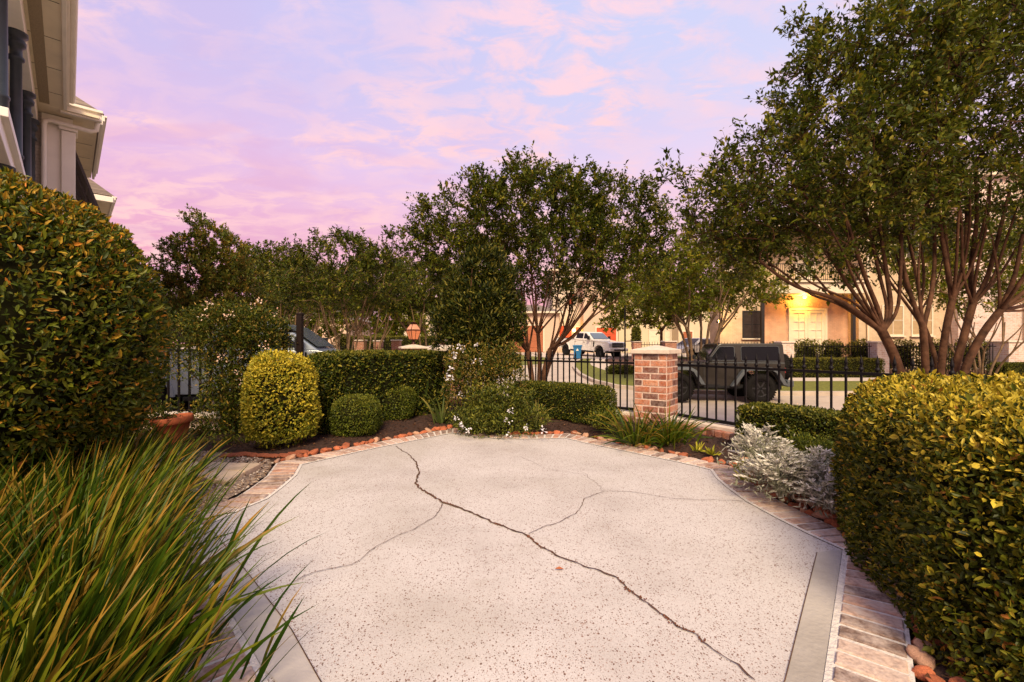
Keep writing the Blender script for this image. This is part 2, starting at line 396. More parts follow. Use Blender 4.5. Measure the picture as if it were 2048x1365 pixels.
def strip(name, near, far, m, dz=.02, nu=60, nv=10, kind='structure', skirt=0):
    """sheet between two polylines, draped on the ground, with optional side skirts (kerb faces)"""
    def rs(pl, n):
        pl = np.array(pl, float); d = np.r_[0, np.cumsum(np.linalg.norm(np.diff(pl, axis=0), axis=1))]
        t = np.linspace(0, d[-1], n); return np.stack([np.interp(t, d, pl[:,0]), np.interp(t, d, pl[:,1])], 1)
    A, B = rs(near, nu), rs(far, nu); tt = np.linspace(0, 1, nv)
    P = A[None]*(1-tt)[:,None,None] + B[None]*tt[:,None,None]
    Z = gz(P[...,0], P[...,1]) + dz
    V = np.concatenate([P, Z[...,None]], -1)
    if skirt:
        def low(row): r = row.copy(); r[...,2] -= skirt; return r
        V = np.concatenate([low(V[:1]), V, low(V[-1:])], 0)
        l = V[:, :1].copy(); l[...,2] -= skirt; rr = V[:, -1:].copy(); rr[...,2] -= skirt
        V = np.concatenate([l, V, rr], 1)
    h, w_ = V.shape[:2]
    i, j = np.meshgrid(np.arange(w_-1), np.arange(h-1)); a = (j*w_+i).ravel()
    o = np_mesh(name, V.reshape(-1,3), np.stack([a, a+1, a+w_+1, a+w_], 1), 4, m, {'rnd': rng.random(len(a))}, smooth=not skirt)
    tag(o, kind=kind); return o
# far side of the street: kerb, lawn strip, sidewalk, planting bed
kn = [(4.9,32),(4.0,29.5),(3.5,26.5),(3.35,23),(3.5,20),(4.1,17.9),(5.6,16.5),(8,15.8),(11,15.45),(16,15.4),(30,15.2)]
kf = [(5.08,32),(4.18,29.4),(3.68,26.4),(3.53,23),(3.68,20.1),(4.22,18.05),(5.66,16.67),(8.04,15.97),(11.02,15.62),(16,15.57),(30,15.37)]
vf = [(5.7,32),(5.0,29.5),(4.7,27),(5.0,24.2),(6.0,21.8),(7.6,20.0),(9.6,19.0),(12,18.5),(16,18.3),(30,18.1)]
wf_ = [(6.6,32),(6.1,30),(5.9,27.8),(6.3,25.4),(7.4,23.0),(9.0,21.2),(10.8,20.2),(12.6,19.8),(16,19.6),(30,19.4)]
strip('kerb', kn, kf, mat_curb, .13, 110, 2, skirt=.3)
strip('grass_verge', kf, vf, mat_grass, .12, 110, 12)
strip('sidewalk', vf, wf_, mat_walk, .125, 110, 6)
strip('planting_bed', wf_, [(9, 36), (10, 36), (11, 35), (12, 33), (13, 31), (14, 30), (15, 30), (18, 30), (22, 30), (30, 30)], mat('far_mulch', (.10,.045,.025), .95, var=.4, scale=20), .10, 60, 12)
# left of the junction: verge in front of the far gardens, a rounded grass corner by the drive
strip('kerb', [(-2.2, 27.0), (0.2, 26.2), (2.2, 27.6), (2.9, 30.5), (2.4, 34)], [(-2.2, 27.2), (0.15, 26.4), (2.05, 27.75), (2.72, 30.5), (2.2, 34)], mat_curb, .12, 50, 2, skirt=.3)
strip('grass_verge', [(-2.2, 27.2), (0.15, 26.4), (2.05, 27.75), (2.72, 30.5), (2.2, 34)], [(-2.2, 40), (-1.5, 40), (-.5, 40), (.6, 38), (1.2, 35)], mat_grass, .115, 50, 8)
strip('grass_verge', [(-30, 19.5), (-12, 20.3), (-3.5, 21.5)], [(-30, 26), (-12, 26), (-3.6, 26)], mat_grass, .02, 50, 8)
strip('grass_verge', [(7.4, 30), (8.5, 31.5), (9.5, 34)], [(13, 30), (13.5, 32), (14, 38)], mat_grass, .03, 30, 8)
strip('driveway', [(2.4, 34), (7.6, 33)], [(1.8, 46), (11, 43)], mat_walk, .035, 30, 14)

# ================================================================ PATIO
def GG(px, py): return tuple(G(px, py)[:2])
LINE = [(-.35,-2.5), (-.35,.92)] + [GG(523,1337), GG(475,1252), GG(423,1160), GG(391,1061)] + \
    [GG(437,1042), GG(484,1020), GG(536,998.5), GG(569,973), GG(594,951), GG(605,930)] + [GG(752,897), GG(905,867)] + \
    [GG(950,874), GG(1000,878.5), GG(1070,879), GG(1130,877)] + [GG(1167,886), GG(1263,906), GG(1360,926), GG(1420,940)] + \
    [GG(1432,957), GG(1455,977), GG(1492,1004), GG(1554,1038), GG(1622,1072), GG(1686,1101)] + [GG(1668,1220), GG(1647,1362)] + [(.55,.92), (.55,-2.5)]
LINE = np.array(LINE)
def resamp_idx(L):
    return L
def miter(L, w_):
    d = nrm(np.diff(L, axis=0)); n = np.stack([-d[:,1], d[:,0]], 1)
    nv = np.empty_like(L); nv[0] = n[0]; nv[-1] = n[-1]
    for i in range(1, len(L)-1):
        b = n[i-1]+n[i]; b /= max(np.linalg.norm(b), 1e-6); nv[i] = b/max(b @ n[i], .45)
    return L + nv*w_
# concrete slab
m, t, b = newmat('pebble_concrete')
tcn = t.nodes.new('ShaderNodeTexCoord'); OB = tcn.outputs['Object']
n1 = t.nodes.new('ShaderNodeTexNoise'); n1.inputs['Scale'].default_value = 1.3; n1.inputs['Detail'].default_value = 8; n1.inputs['Roughness'].default_value = .6; t.links.new(OB, n1.inputs[0])
r1 = ramp(t, [(.3, (.415,.375,.35)), (.5, (.52,.48,.455)), (.72, (.57,.53,.505))]); t.links.new(n1.outputs[0], r1.inputs[0])
n2 = t.nodes.new('ShaderNodeTexNoise'); n2.inputs['Scale'].default_value = 160; n2.inputs['Detail'].default_value = 3; t.links.new(OB, n2.inputs[0])
r2 = ramp(t, [(.3, (.84,.84,.83)), (.7, (1.06,1.06,1.06))]); t.links.new(n2.outputs[0], r2.inputs[0])
col = mixc(t, 1.0, r1.outputs[0], r2.outputs[0], 'MULTIPLY')
def specks(col, scale, dens, size, c):
    mpn = t.nodes.new('ShaderNodeMapping'); mpn.inputs['Scale'].default_value = (1, .72, 1); mpn.inputs['Rotation'].default_value = (0,0,scale*.37); t.links.new(OB, mpn.inputs[0])
    nd = t.nodes.new('ShaderNodeTexNoise'); nd.inputs['Scale'].default_value = scale*.9; nd.inputs['Detail'].default_value = 2; t.links.new(mpn.outputs[0], nd.inputs[0])
    ma = t.nodes.new('ShaderNodeMix'); ma.data_type = 'VECTOR'; ma.inputs[0].default_value = .012*90/scale; t.links.new(mpn.outputs[0], ma.inputs[4]); t.links.new(nd.outputs[1], ma.inputs[5])
    v = t.nodes.new('ShaderNodeTexVoronoi'); v.inputs['Scale'].default_value = scale; t.links.new(ma.outputs[1], v.inputs[0])
    sc = t.nodes.new('ShaderNodeSeparateColor'); t.links.new(v.outputs['Color'], sc.inputs[0])
    nb = t.nodes.new('ShaderNodeTexNoise'); nb.inputs['Scale'].default_value = 2.2; t.links.new(OB, nb.inputs[0])
    thr = math_n(t, 'MULTIPLY_ADD', nb.outputs[0], -dens); t.nodes[-1].inputs[2].default_value = 1-dens*.45 + dens*.0
    on = math_n(t, 'GREATER_THAN', sc.outputs[0], thr)
    rad = math_n(t, 'MULTIPLY_ADD', sc.outputs[1], size*.8); t.nodes[-1].inputs[2].default_value = size*.35
    ins = math_n(t, 'LESS_THAN', v.outputs['Distance'], rad)
    cc = ramp(t, [(0, c), (.6, tuple(x*2.6 for x in c)), (1, tuple(x*4.5 for x in c))]); t.links.new(sc.outputs[2], cc.inputs[0])
    return mixc(t, math_n(t, 'MULTIPLY', on, ins), col, cc.outputs[0])
col = specks(col, 130, .40, .40, (.07,.042,.032))
col = specks(col, 250, .46, .42, (.10,.07,.06))
# faint sandy stains
n4 = t.nodes.new('ShaderNodeTexNoise'); n4.inputs['Scale'].default_value = .7; n4.inputs['Detail'].default_value = 4; n4.inputs['Distortion'].default_value = 1.2; t.links.new(OB, n4.inputs[0])
r4 = ramp(t, [(.50, 0.0), (.66, .35)]); t.links.new(n4.outputs[0], r4.inputs[0])
col = mixc(t, r4.outputs[0], col, (.32,.285,.235))
n5 = t.nodes.new('ShaderNodeTexNoise'); n5.inputs['Scale'].default_value = 3.6; n5.inputs['Detail'].default_value = 9; n5.inputs['Roughness'].default_value = .7; n5.inputs['Distortion'].default_value = .8; t.links.new(OB, n5.inputs[0])
r5 = ramp(t, [(.55, 0.0), (.72, .30)]); t.links.new(n5.outputs[0], r5.inputs[0])
col = mixc(t, r5.outputs[0], col, (.30,.25,.20))
t.links.new(col, b.inputs['Base Color']); b.inputs['Roughness'].default_value = .82; b.inputs['Specular IOR Level'].default_value = .25
bp = t.nodes.new('ShaderNodeBump'); bp.inputs['Strength'].default_value = .35; bp.inputs['Distance'].default_value = .003; t.links.new(n2.outputs[0], bp.inputs['Height']); t.links.new(bp.outputs[0], b.inputs['Normal'])
mat_patio = m

bm = bmesh.new(); vs = [bm.verts.new((p[0], p[1], 0)) for p in LINE]; f = bm.faces.new(vs)
ex = bmesh.ops.extrude_face_region(bm, geom=[f]); bmesh.ops.translate(bm, vec=(0,0,-.12), verts=[v for v in ex['geom'] if isinstance(v, bmesh.types.BMVert)])
bmesh.ops.recalc_face_normals(bm, faces=bm.faces)
me = bpy.data.meshes.new('patio'); bm.to_mesh(me); bm.free(); me.materials.append(mat_patio)
patio = bpy.data.objects.new('patio', me); C.objects.link(patio); tag(patio, kind='structure')
# smooth trowelled bands at both sides (outside the scored joints) and joint grooves
mat_band = mat('smooth_concrete', (.33,.29,.24), .85, var=.16, scale=3.0, bump=.15, c2=(.43,.375,.31))
mat_crack = mat('crack_dirt', (.085,.04,.022), .95, var=.5, scale=25)
def flat_poly(name, pts, z, m, parent):
    mb = MB(); mb.add([(p[0], p[1], z) for p in pts], [tuple(range(len(pts)))]); return mb.build(name, m, parent)
iR = [i for i in range(len(LINE)) if abs(LINE[i][0]-GG(1686,1101)[0]) < 1e-6][0]
flat_poly('smooth_band', [GG(1684,1101.5), GG(1634,1106), GG(1570,1364), (.36,.92), (.5,.9), GG(1645,1362), GG(1666,1220)], .003, mat('smooth_concrete_grey', (.34,.305,.265), .85, var=.12, scale=2.6, bump=.2, c2=(.45,.41,.365)), patio)
flat_poly('smooth_band', [GG(393,1062), GG(425,1160), GG(477,1252), GG(525,1337), (-.2,.95), GG(640,1364), GG(583,1262), GG(505,1160), GG(428,1066)], .003, mat('smooth_concrete_pale', (.39,.35,.31), .85, var=.10, scale=2.2, bump=.15, c2=(.49,.44,.40)), patio)
def groove(name, pts, w_, z=.005, jag=0.0, sub=1):
    P = [np.array(p) for p in pts]; Q = []
    for i in range(len(P)-1):
        L_ = np.linalg.norm(P[i+1]-P[i]); k = max(1, int(L_/.02)) if jag else 1
        n = np.array([-(P[i+1]-P[i])[1], (P[i+1]-P[i])[0]])/max(L_, 1e-6)
        for j in range(k):
            tt = j/k; q = P[i]*(1-tt)+P[i+1]*tt
            Q.append(q + n*random.gauss(0, jag))
    Q.append(P[-1]); Q = np.array(Q)
    if jag: Q[1:-1] = (Q[:-2]+2*Q[1:-1]+Q[2:])/4 + rng.normal(0, jag*.35, (len(Q)-2, 2))
    d = np.gradient(Q, axis=0); d = nrm(d); n = np.stack([-d[:,1], d[:,0]], 1)
    ws = (w_ if not callable(w_) else 1)*np.ones(len(Q))
    if callable(w_): ws = np.array([w_(i/len(Q)) for i in range(len(Q))])
    if jag: ws = ws*(.55+.9*rng.random(len(Q)))
    mb = MB()
    vs = [(*(Q[i]-n[i]*ws[i]/2), z) for i in range(len(Q))] + [(*(Q[i]+n[i]*ws[i]/2), z) for i in range(len(Q))]
    k = len(Q); mb.add(vs, [(i, i+1, k+i+1, k+i) for i in range(k-1)])
    return mb.build(name, mat_crack, patio)
groove('joint', [GG(1634,1106), GG(1570,1364), (.36,.92)], .003)
groove('joint', [GG(428,1066), GG(505,1160), GG(583,1262), GG(640,1364), (-.2,.95)], .0035)
cr = [(790,893),(815,908),(832,925),(838,944),(832,970),(850,985),(885,1005),(905,1012),(945,1028),(985,1046),(1020,1060),(1055,1073),(1075,1092),(1105,1110),(1150,1128),(1190,1140),(1235,1158),(1252,1180),(1290,1202),(1320,1228),(1345,1250),(1390,1270),(1425,1300),(1465,1325),(1510,1364)]
groove('crack', [GG(*p) for p in cr], lambda u: .004 + .010*math.exp(-((u-.45)/.35)**2), .006, .006)
cr2 = [(885,1008),(870,1035),(830,1060),(790,1075),(745,1100),(715,1125),(690,1135),(640,1143),(600,1160),(560,1180),(520,1185),(480,1195)]
groove('crack', [GG(*p) for p in cr2], .0035, .006, .005)
cr3 = [(1060,1070),(1085,1055),(1110,1050),(1150,1030),(1165,1012),(1165,1000),(1190,990),(1207,984),(1250,984),(1300,991),(1340,998),(1400,1002),(1440,1001),(1486,1004)]
groove('crack', [GG(*p) for p in cr3], .0035, .006, .005)
cr4 = [(1207,984),(1195,968),(1180,960),(1172,950),(1130,946),(1090,938),(1065,925),(1040,915)]
groove('crack', [GG(*p) for p in cr4], .002, .006, .006)
cd_ = MB()
for _ in range(150):
    k_ = random.choice([4,5,5,6,9,11,11,12,16,16,17,19,20,21]); p_, q_ = np.array(GG(*cr[k_])), np.array(GG(*cr[min(k_+1, len(cr)-1)])); u_ = random.random(); c_ = p_*(1-u_)+q_*u_
    c_ = c_+np.array([random.gauss(0,.006), random.gauss(0,.006)]); cd_.box((c_[0], c_[1], .006), (random.uniform(.002,.007), random.uniform(.002,.005), .003), random.uniform(0,3), random.random())
cd_.build('crack_grit', mat('grit', (.16,.055,.025), .9, var=.5, scale=30), patio)
leaf_b = MB(); leaf_b.add([(.02,0,.004),(.0,.009,.012),(-.022,0,.005),(.0,-.008,.006)], [(0,1,2),(0,2,3)])
fl = leaf_b.build('fallen_leaf', mat('dry_leaf', (.30,.09,.03), .7)); fl.location = (*GG(1119,1142), .004)
tag(fl, 'tiny dry brown leaf lying on the pale patio concrete beside the crack', 'leaf')

# brick border laid across the edge, with wide white mortar
BW = .178
I0, O0 = miter(LINE, .022), miter(LINE, .022+BW)
bd = MB(); mo = MB()
for i in range(len(LINE)-1):
    mo.add([(*LINE[i], .004), (*LINE[i+1], .004), (*miter(LINE, BW+.035)[i+1], .004), (*miter(LINE, BW+.035)[i], .004),
            (*miter(LINE, BW+.035)[i+1], -.1), (*miter(LINE, BW+.035)[i], -.1)], [(0,1,2,3), (3,2,4,5)])
seglen = np.linalg.norm(np.diff((I0+O0)/2, axis=0), axis=1); s = 0.0; tot = seglen.sum(); cum = np.r_[0, np.cumsum(seglen)]
def on(Lp, s):
    i = min(max(np.searchsorted(cum, s, side='right')-1, 0), len(seglen)-1); tt = (s-cum[i])/seglen[i]
    return Lp[i]*(1-tt)+Lp[i+1]*tt
corners = [cum[k] for k in range(1, len(LINE)-1)
           if math.degrees(math.acos(np.clip(nrm(LINE[k]-LINE[k-1]) @ nrm(LINE[k+1]-LINE[k]), -1, 1))) > 24]
stops = [0]+corners+[tot]
for u0, u1 in zip(stops[:-1], stops[1:]):
    k = max(1, round((u1-u0)/.088)); st = (u1-u0)/k
    for q in range(k):
        a_, b_ = u0+q*st+.012, u0+(q+1)*st-.012; zt = .011+random.uniform(-.002,.003); e = random.uniform(0,.008)
        p = [on(I0, a_), on(I0, b_), on(O0, b_), on(O0, a_)]; p = [x*(1-e)+np.mean(p, 0)*e for x in p]
        cm = np.mean(p, 0); top = [cm+(x-cm)*.955 for x in p]
        vs = [(*x, -.02) for x in p]+[(*x, zt-.004) for x in p]+[(*x, zt) for x in top]
        bd.add(vs, [(0,1,5,4),(1,2,6,5),(2,3,7,6),(3,0,4,7),(4,5,9,8),(5,6,10,9),(6,7,11,10),(7,4,8,11),(8,9,10,11)], random.random())
bo = bd.build('brick_border', mat_paver); tag(bo, kind='structure')
mo.build('mortar_bed', mat_white_mortar, bo)

# ================================================================ YARD BEDS
YARD = np.array([(-10,5.6),(-4.2,5.35),(-2.6,5.28),(-1.05,7.5),(1.68,5.42),(1.95,4.95),(2.86,3.35),(4.7,.2),(5,-4),(-10,-4)])
def inpoly(P, poly):
    x, y = P[:,0], P[:,1]; r = np.zeros(len(P), bool); j = len(poly)-1
    for i in range(len(poly)):
        xi, yi = poly[i]; xj, yj = poly[j]
        c = ((yi > y) != (yj > y)) & (x < (xj-xi)*(y-yi)/(yj-yi+1e-12)+xi); r ^= c; j = i
    return r
def segdist(P, poly, closed=True):
    d = np.full(len(P), 1e9); n = len(poly)
    for i in range(n if closed else n-1):
        a_, b_ = poly[i], poly[(i+1) % n]; ab = b_-a_
        tt = np.clip(((P-a_) @ ab)/(ab @ ab), 0, 1); d = np.minimum(d, np.linalg.norm(P-(a_+tt[:,None]*ab), axis=1))
    return d
def bedz(x, y):
    P = np.stack([np.atleast_1d(x), np.atleast_1d(y)], 1).astype(float)
    d = segdist(P, LINE); ins = inpoly(P, LINE); d[ins] = 0
    right = np.clip((P[:,0]+2.3)/.8, 0, 1)
    return np.clip((d-.235)*.22, 0, .085)*right - .004 - .03*(d < .225)
def bz(x, y): return float(bedz(x, y)[0])
xs = np.arange(-10, 5.05, .05); ys = np.arange(-4, 7.6, .05)
XX, YY = np.meshgrid(xs, ys); P2 = np.stack([XX.ravel(), YY.ravel()], 1)
Zb = bedz(P2[:,0], P2[:,1]) + wob(np.c_[P2, np.zeros(len(P2))], 9, 3)*.008
V = np.c_[P2, Zb]; nx = len(xs); ii, jj = np.meshgrid(np.arange(nx-1), np.arange(len(ys)-1)); a = (jj*nx+ii).ravel()
cen = V[a][:, :2]+.025; keep = inpoly(cen, YARD) & ~(inpoly(cen, LINE) & (segdist(cen, LINE) > .08)); a = a[keep]
mat_mulch = mat('bark_mulch', (.030,.013,.008), .95, var=.5, scale=30, bump=1.0, bscale=90, c2=(.075,.034,.02))
sheet_struct('garden_bed', V, np.stack([a, a+1, a+nx+1, a+nx], 1), mat_mulch)

# bark chips scattered over the beds
n = 26000; P = np.c_[rng.uniform(-2.9, 4.0, n), rng.uniform(.6, 7.2, n)]
dl = segdist(P, LINE); P = P[inpoly(P, YARD) & ~inpoly(P, LINE) & (dl > .235)]
P = P[P[:,1] > 1.0]; n = len(P)
Pz = np.c_[P, bedz(P[:,0], P[:,1])+.008+rng.random(n)*.008]
ang = rng.uniform(0, 6.28, n); D = np.stack([np.cos(ang), np.sin(ang), rng.normal(0,.35,n)], 1)
mat_chip = leafmat('chip', [(0,(.012,.006,.004)), (.6,(.05,.02,.01)), (.9,(.11,.045,.02)), (1,(.22,.12,.06))], trans=0, rough=.9)
o = leaves('mulch_chips', Pz, D, rng.uniform(.012,.045,n), rng.uniform(.006,.014,n), mat_chip, oval=False); tag(o, kind='stuff')

# gravel area at the left with stepping stones
GR = np.array([GG(560,936), GG(470,912), GG(395,905), GG(300,905), GG(200,930), GG(180,1040), GG(330,1075), GG(388,1046)] )
GRs = miter(LINE, .225)
gpoly = np.array([tuple(GRs[k]) for k in range(5, 12)] + [GG(480,911), GG(395,904), GG(290,904), (-4.6,4.3), (-4.2,2.4), (-2.4,2.3)])
xs = np.arange(-4.7, -1.2, .04); ys = np.arange(2.2, 4.6, .04); XX, YY = np.meshgrid(xs, ys); P2 = np.stack([XX.ravel(), YY.ravel()], 1)
V = np.c_[P2, bedz(P2[:,0], P2[:,1])+.008+.004*rng.random(len(P2))]; nx = len(xs); ii, jj = np.meshgrid(np.arange(nx-1), np.arange(len(ys)-1)); a = (jj*nx+ii).ravel()
a = a[inpoly(V[a][:,:2]+.02, gpoly)]
o = sheet_struct('gravel', V, np.stack([a, a+1, a+nx+1, a+nx], 1), mat('gravel_base', (.22,.15,.10), .95, var=.4, scale=60, bump=.8, c2=(.40,.30,.22)))
n = 15000; P = np.c_[rng.uniform(-4.6,-1.2,n), rng.uniform(2.2,4.6,n)]; P = P[inpoly(P, gpoly)]; n = len(P)
OCT = np.array([(1,0,0),(-1,0,0),(0,1,0),(0,-1,0),(0,0,.8),(0,0,-.8)]); OF = np.array([(0,2,4),(2,1,4),(1,3,4),(3,0,4)])
sz = rng.uniform(.005,.012,n); an = rng.uniform(0,6.28,n); rt = np.stack([np.stack([np.cos(an),-np.sin(an),0*an],1), np.stack([np.sin(an),np.cos(an),0*an],1), np.stack([0*an,0*an,1+0*an],1)],1)
Vp = np.einsum('nij,kj->nki', rt, OCT)*(sz[:,None,None]*rng.uniform(.6,1.2,(n,1,3))) + np.c_[P, bedz(P[:,0],P[:,1])+.014][:,None,:]
o = np_mesh('gravel_pebbles', Vp.reshape(-1,3), (np.arange(n)[:,None,None]*6+OF[None]).reshape(-1,3), 3,
    leafmat('pebble', [(0,(.12,.075,.05)), (.4,(.32,.22,.15)), (.8,(.5,.4,.3)), (1,(.6,.52,.44))], trans=0, rough=.9), {'rnd': np.repeat(rng.random(n), 4), 'tip': np.zeros(n*4)}); tag(o, kind='stuff')

mat_flag = mat('sand_flagstone', (.58,.44,.29), .85, var=.2, scale=7, bump=.4, bscale=40, rnd=.15)
def quad_slab(root, name, q, z0, z1, inset=.006):
    c = np.mean(q, 0); q = [x+(c-x)*inset/np.linalg.norm(c-x) for x in q]; tp = [x+(c-x)*.012/np.linalg.norm(c-x) for x in q]
    mb = MB(); vs = [(*x, z0) for x in q]+[(*x, z1-.008) for x in q]+[(*x, z1) for x in tp]
    mb.add(vs, [(0,1,5,4),(1,2,6,5),(2,3,7,6),(3,0,4,7),(4,5,9,8),(5,6,10,9),(6,7,11,10),(7,4,8,11),(8,9,10,11)], random.random())
    mb.v = [tuple(Vector(v)-root.location) for v in mb.v]
    return mb.build(name, mat_flag, root)
def G5(px, py): return G(px, py, .055)[:2]
a_, b_, c_, d_ = G5(376,950), G5(424,924), G5(523,926), G5(452,962)
r_ = thing('stepping_slab', 'larger sand coloured stepping slab of four stones on the gravel beside the brick border', 'paving slab', (*np.mean([a_,b_,c_,d_],0), 0), 0, 'stepping slabs')
mid = lambda p, q, t=.5: p*(1-t)+q*t
ab, bc, cd, da, cc = mid(a_,b_), mid(b_,c_,.55), mid(c_,d_), mid(d_,a_,.45), np.mean([a_,b_,c_,d_],0)
for q in ([a_,ab,cc,da],[ab,b_,bc,cc],[cc,bc,c_,cd],[da,cc,cd,d_]): quad_slab(r_, 'stone', q, -.01, .055)
a_, b_, c_, d_ = G5(300,936), G5(345,912), G5(401,925), G5(372,944)
r_ = thing('stepping_slab', 'farther sand coloured stepping slab partly hidden by the long grass blades', 'paving slab', (*np.mean([a_,b_,c_,d_],0), 0), 0, 'stepping slabs')
quad_slab(r_, 'stone', [a_, mid(a_,b_), mid(d_,c_), d_], -.01, .055); quad_slab(r_, 'stone', [mid(a_,b_), b_, c_, mid(d_,c_)], -.01, .055)
a_, b_, c_, d_ = np.array((-3.9,3.0)), np.array((-3.7,3.5)), np.array((-3.1,3.45)), np.array((-3.2,2.95))

# border rocks: one object each
rock_meshes = []
for k in range(9):
    bm = bmesh.new(); bmesh.ops.create_icosphere(bm, subdivisions=3, radius=1)
    ph = [random.uniform(0,6) for _ in range(6)]
    for v in bm.verts:
        c = v.co.copy(); f_ = 1+.15*math.sin(2.4*c.x+ph[0])+.15*math.sin(3.0*c.y+ph[1])+.12*math.sin(3.6*c.z+ph[2]*c.x)+.07*math.sin(7*c.x+5*c.y+ph[3])+.06*math.sin(8*c.z-6*c.y+ph[4])+.03*math.sin(17*c.x+13*c.z+ph[5])+.03*math.sin(19*c.y-11*c.x)
        v.co = Vector((c.x*f_*1.1, c.y*f_*.85, c.z*f_*.7))
    for fc in bm.faces: fc.smooth = True
    me = bpy.data.meshes.new('rock'); bm.to_mesh(me); bm.free()
    a = me.attributes.new('rnd', 'FLOAT', 'FACE'); a.data.foreach_set('value', [random.random()]*len(me.polygons))
    me.materials.append(mat_rock if k % 4 else mat('pale_rock', (.48,.27,.17), .85, var=.3, scale=8, bump=.4, bscale=40)); rock_meshes.append(me)
RL = miter(LINE, BW+.02)
rcum = np.r_[0, np.cumsum(np.linalg.norm(np.diff(RL, axis=0), axis=1))]
def onr(s):
    i = min(np.searchsorted(rcum, s, side='right')-1, len(RL)-2); tt = (s-rcum[i])/(rcum[i+1]-rcum[i]); p = RL[i]*(1-tt)+RL[i+1]*tt
    d = nrm(RL[i+1]-RL[i]); return p, np.array([-d[1], d[0]])
MARKS = [(-2.2,4.2,'below the yellow shrub'),(-1.66,4.5,'below the nearer round bush'),(-1.3,5.0,'below the farther round bush'),(-.95,5.2,'below the iris leaves'),(-.4,5.1,'beside the plumbago flowers'),
    (.3,5.0,'in front of the spiky plant'),(.8,4.9,'in front of the low hedge'),(1.15,4.4,'under the left strappy clump'),(1.45,4.15,'under the right strappy clump'),(1.7,3.85,'in front of the brick edging'),
    (1.75,3.55,'by the lime sprouts at the corner'),(1.62,3.2,'under the rear silver plant'),(1.6,2.85,'under the middle silver plant'),(1.7,2.6,'under the lowest silver plant'),(1.8,2.35,'at the golden hedge corner'),(1.6,1.9,'under the golden hedge, middle'),(1.35,1.5,'under the golden hedge, nearest')]
def rock_label(p, sz, pale, r, rows):
    m_ = min(MARKS, key=lambda q: (q[0]-p[0])**2+(q[1]-p[1])**2)
    size = 'large' if sz > .043 else 'medium' if sz > .034 else 'small'
    row = '' if rows == 1 else (', touching the bricks' if r == 0 else ', second row' if r == 1 else ', back row')
    return '%s %s border rock %s%s' % (size, 'pale tan' if pale else 'rust red', m_[2], row)
def rock_run(k0, k1, rows, smin, smax, label, group, gap=1.0, skip=0):
    s = rcum[k0]
    while s < rcum[k1]:
        sz = random.uniform(smin, smax)
        for r in range(rows):
            if random.random() < skip: continue
            z_ = random.uniform(smin, smax) if r else sz
            p, nn = onr(min(s+random.uniform(-.02,.02), rcum[-1]-.01)); p = p+nn*(.045+r*.072+random.uniform(-.015,.02)); mi = random.randrange(9)
            o = bpy.data.objects.new('border_rock', rock_meshes[mi]); C.objects.link(o)
            o.location = (p[0], p[1], bz(*p)+z_*.28); o.scale = (z_*random.uniform(.9,1.25), z_*random.uniform(.8,1.05), z_*random.uniform(.7,1.05)); o.rotation_euler = (random.uniform(-.4,.4), random.uniform(-.4,.4), random.uniform(0,6.28))
            tag(o, rock_label(p, z_, mi % 4 == 0, r, rows), 'rock', group)
        s += sz*1.9*gap
rock_run(11, 13, 1, .026, .050, 'small red brown rock in the row between the far left brick border and the round shrubs', 'rocks edging the far left bed')
rock_run(15, 21, 1, .024, .045, 'small red rock in the row between the far right brick border and the dark mulch', 'rocks edging the far right bed', 1.1, .08)
rock_run(21, 27, 3, .026, .042, 'smooth rust red rock in the loose pile below the silver leaved plants', 'rocks below the silver plants', .95)
rock_run(27, 29, 2, .022, .036, 'smooth tan red rock between the near right bricks and the big golden hedge', 'rocks under the golden hedge')
# flat rusty stones along the gravel edge
for (px, py) in [(486,911),(505,913),(524,914),(545,915),(566,914),(585,911),(470,913),(455,914),(602,907)]:
    p = G(px, py, .01); o = bpy.data.objects.new('border_rock', rock_meshes[1]); C.objects.link(o)
    o.location = (p[0], p[1], .018); o.scale = (.062, .045, .03); o.rotation_euler = (0, 0, random.uniform(-.4,.4))
    tag(o, 'flat rusty red rock at the gravel edge in front of the yellow shrub', 'rock', 'rocks between gravel and bed')

# ================================================================ FENCES AND WALLS
def brick_pillar(x, y, rz, W, z0, z1, label, group, capw=.035, caph=.045, peak=.055):
    root = thing('brick_pillar', label, 'pillar', (x, y, z0), rz, group)
    mo = MB(); mo.box((0,0,(z1-z0)/2), (W-.001, W-.001, z1-z0)); mo.build('mortar', mat_mortar, root)
    mb = MB(); ch = .0675+.0075; k = int((z1-z0)/ch)
    for i in range(k):
        zc = (z1-z0) - (i+.5)*ch
        for f_ in range(4):
            M = Matrix.Rotation(f_*math.pi/2, 3, 'Z')
            cuts = [-W/2, 0, W/2] if (i+f_) % 2 else [-W/2, -W/4, W/4, W/2]
            for a_, b_ in zip(cuts[:-1], cuts[1:]):
                ln = b_-a_-.014; c = Vector(((a_+b_)/2, -W/2+.02, zc)); dd = (ln, .046+random.uniform(-.001,.002), ch-.0150)
                mb.box(M @ c, dd, 0, random.random(), M=M, jit=.0012)
    mb.build('bricks', mat_clay, root, bevel=.003)
    cp = MB(); h = W/2+capw; zt = z1-z0
    cp.add([(sx*h, sy*h, zt) for sx, sy in ((-1,-1),(1,-1),(1,1),(-1,1))] + [(sx*h, sy*h, zt+caph) for sx, sy in ((-1,-1),(1,-1),(1,1),(-1,1))] + [(0,0,zt+caph+peak)],
           [(3,2,1,0),(0,1,5,4),(1,2,6,5),(2,3,7,6),(3,0,4,7),(4,5,8),(5,6,8),(6,7,8),(7,4,8)])
    cp.build('cap', mat_stone, root, bevel=.004); return root
brick_pillar(1.70, 5.366, R(-37.3), .38, -.1, .886, 'red brick pillar with pale pyramid cap joining the two garden fence panels', 'garden brick pillars')
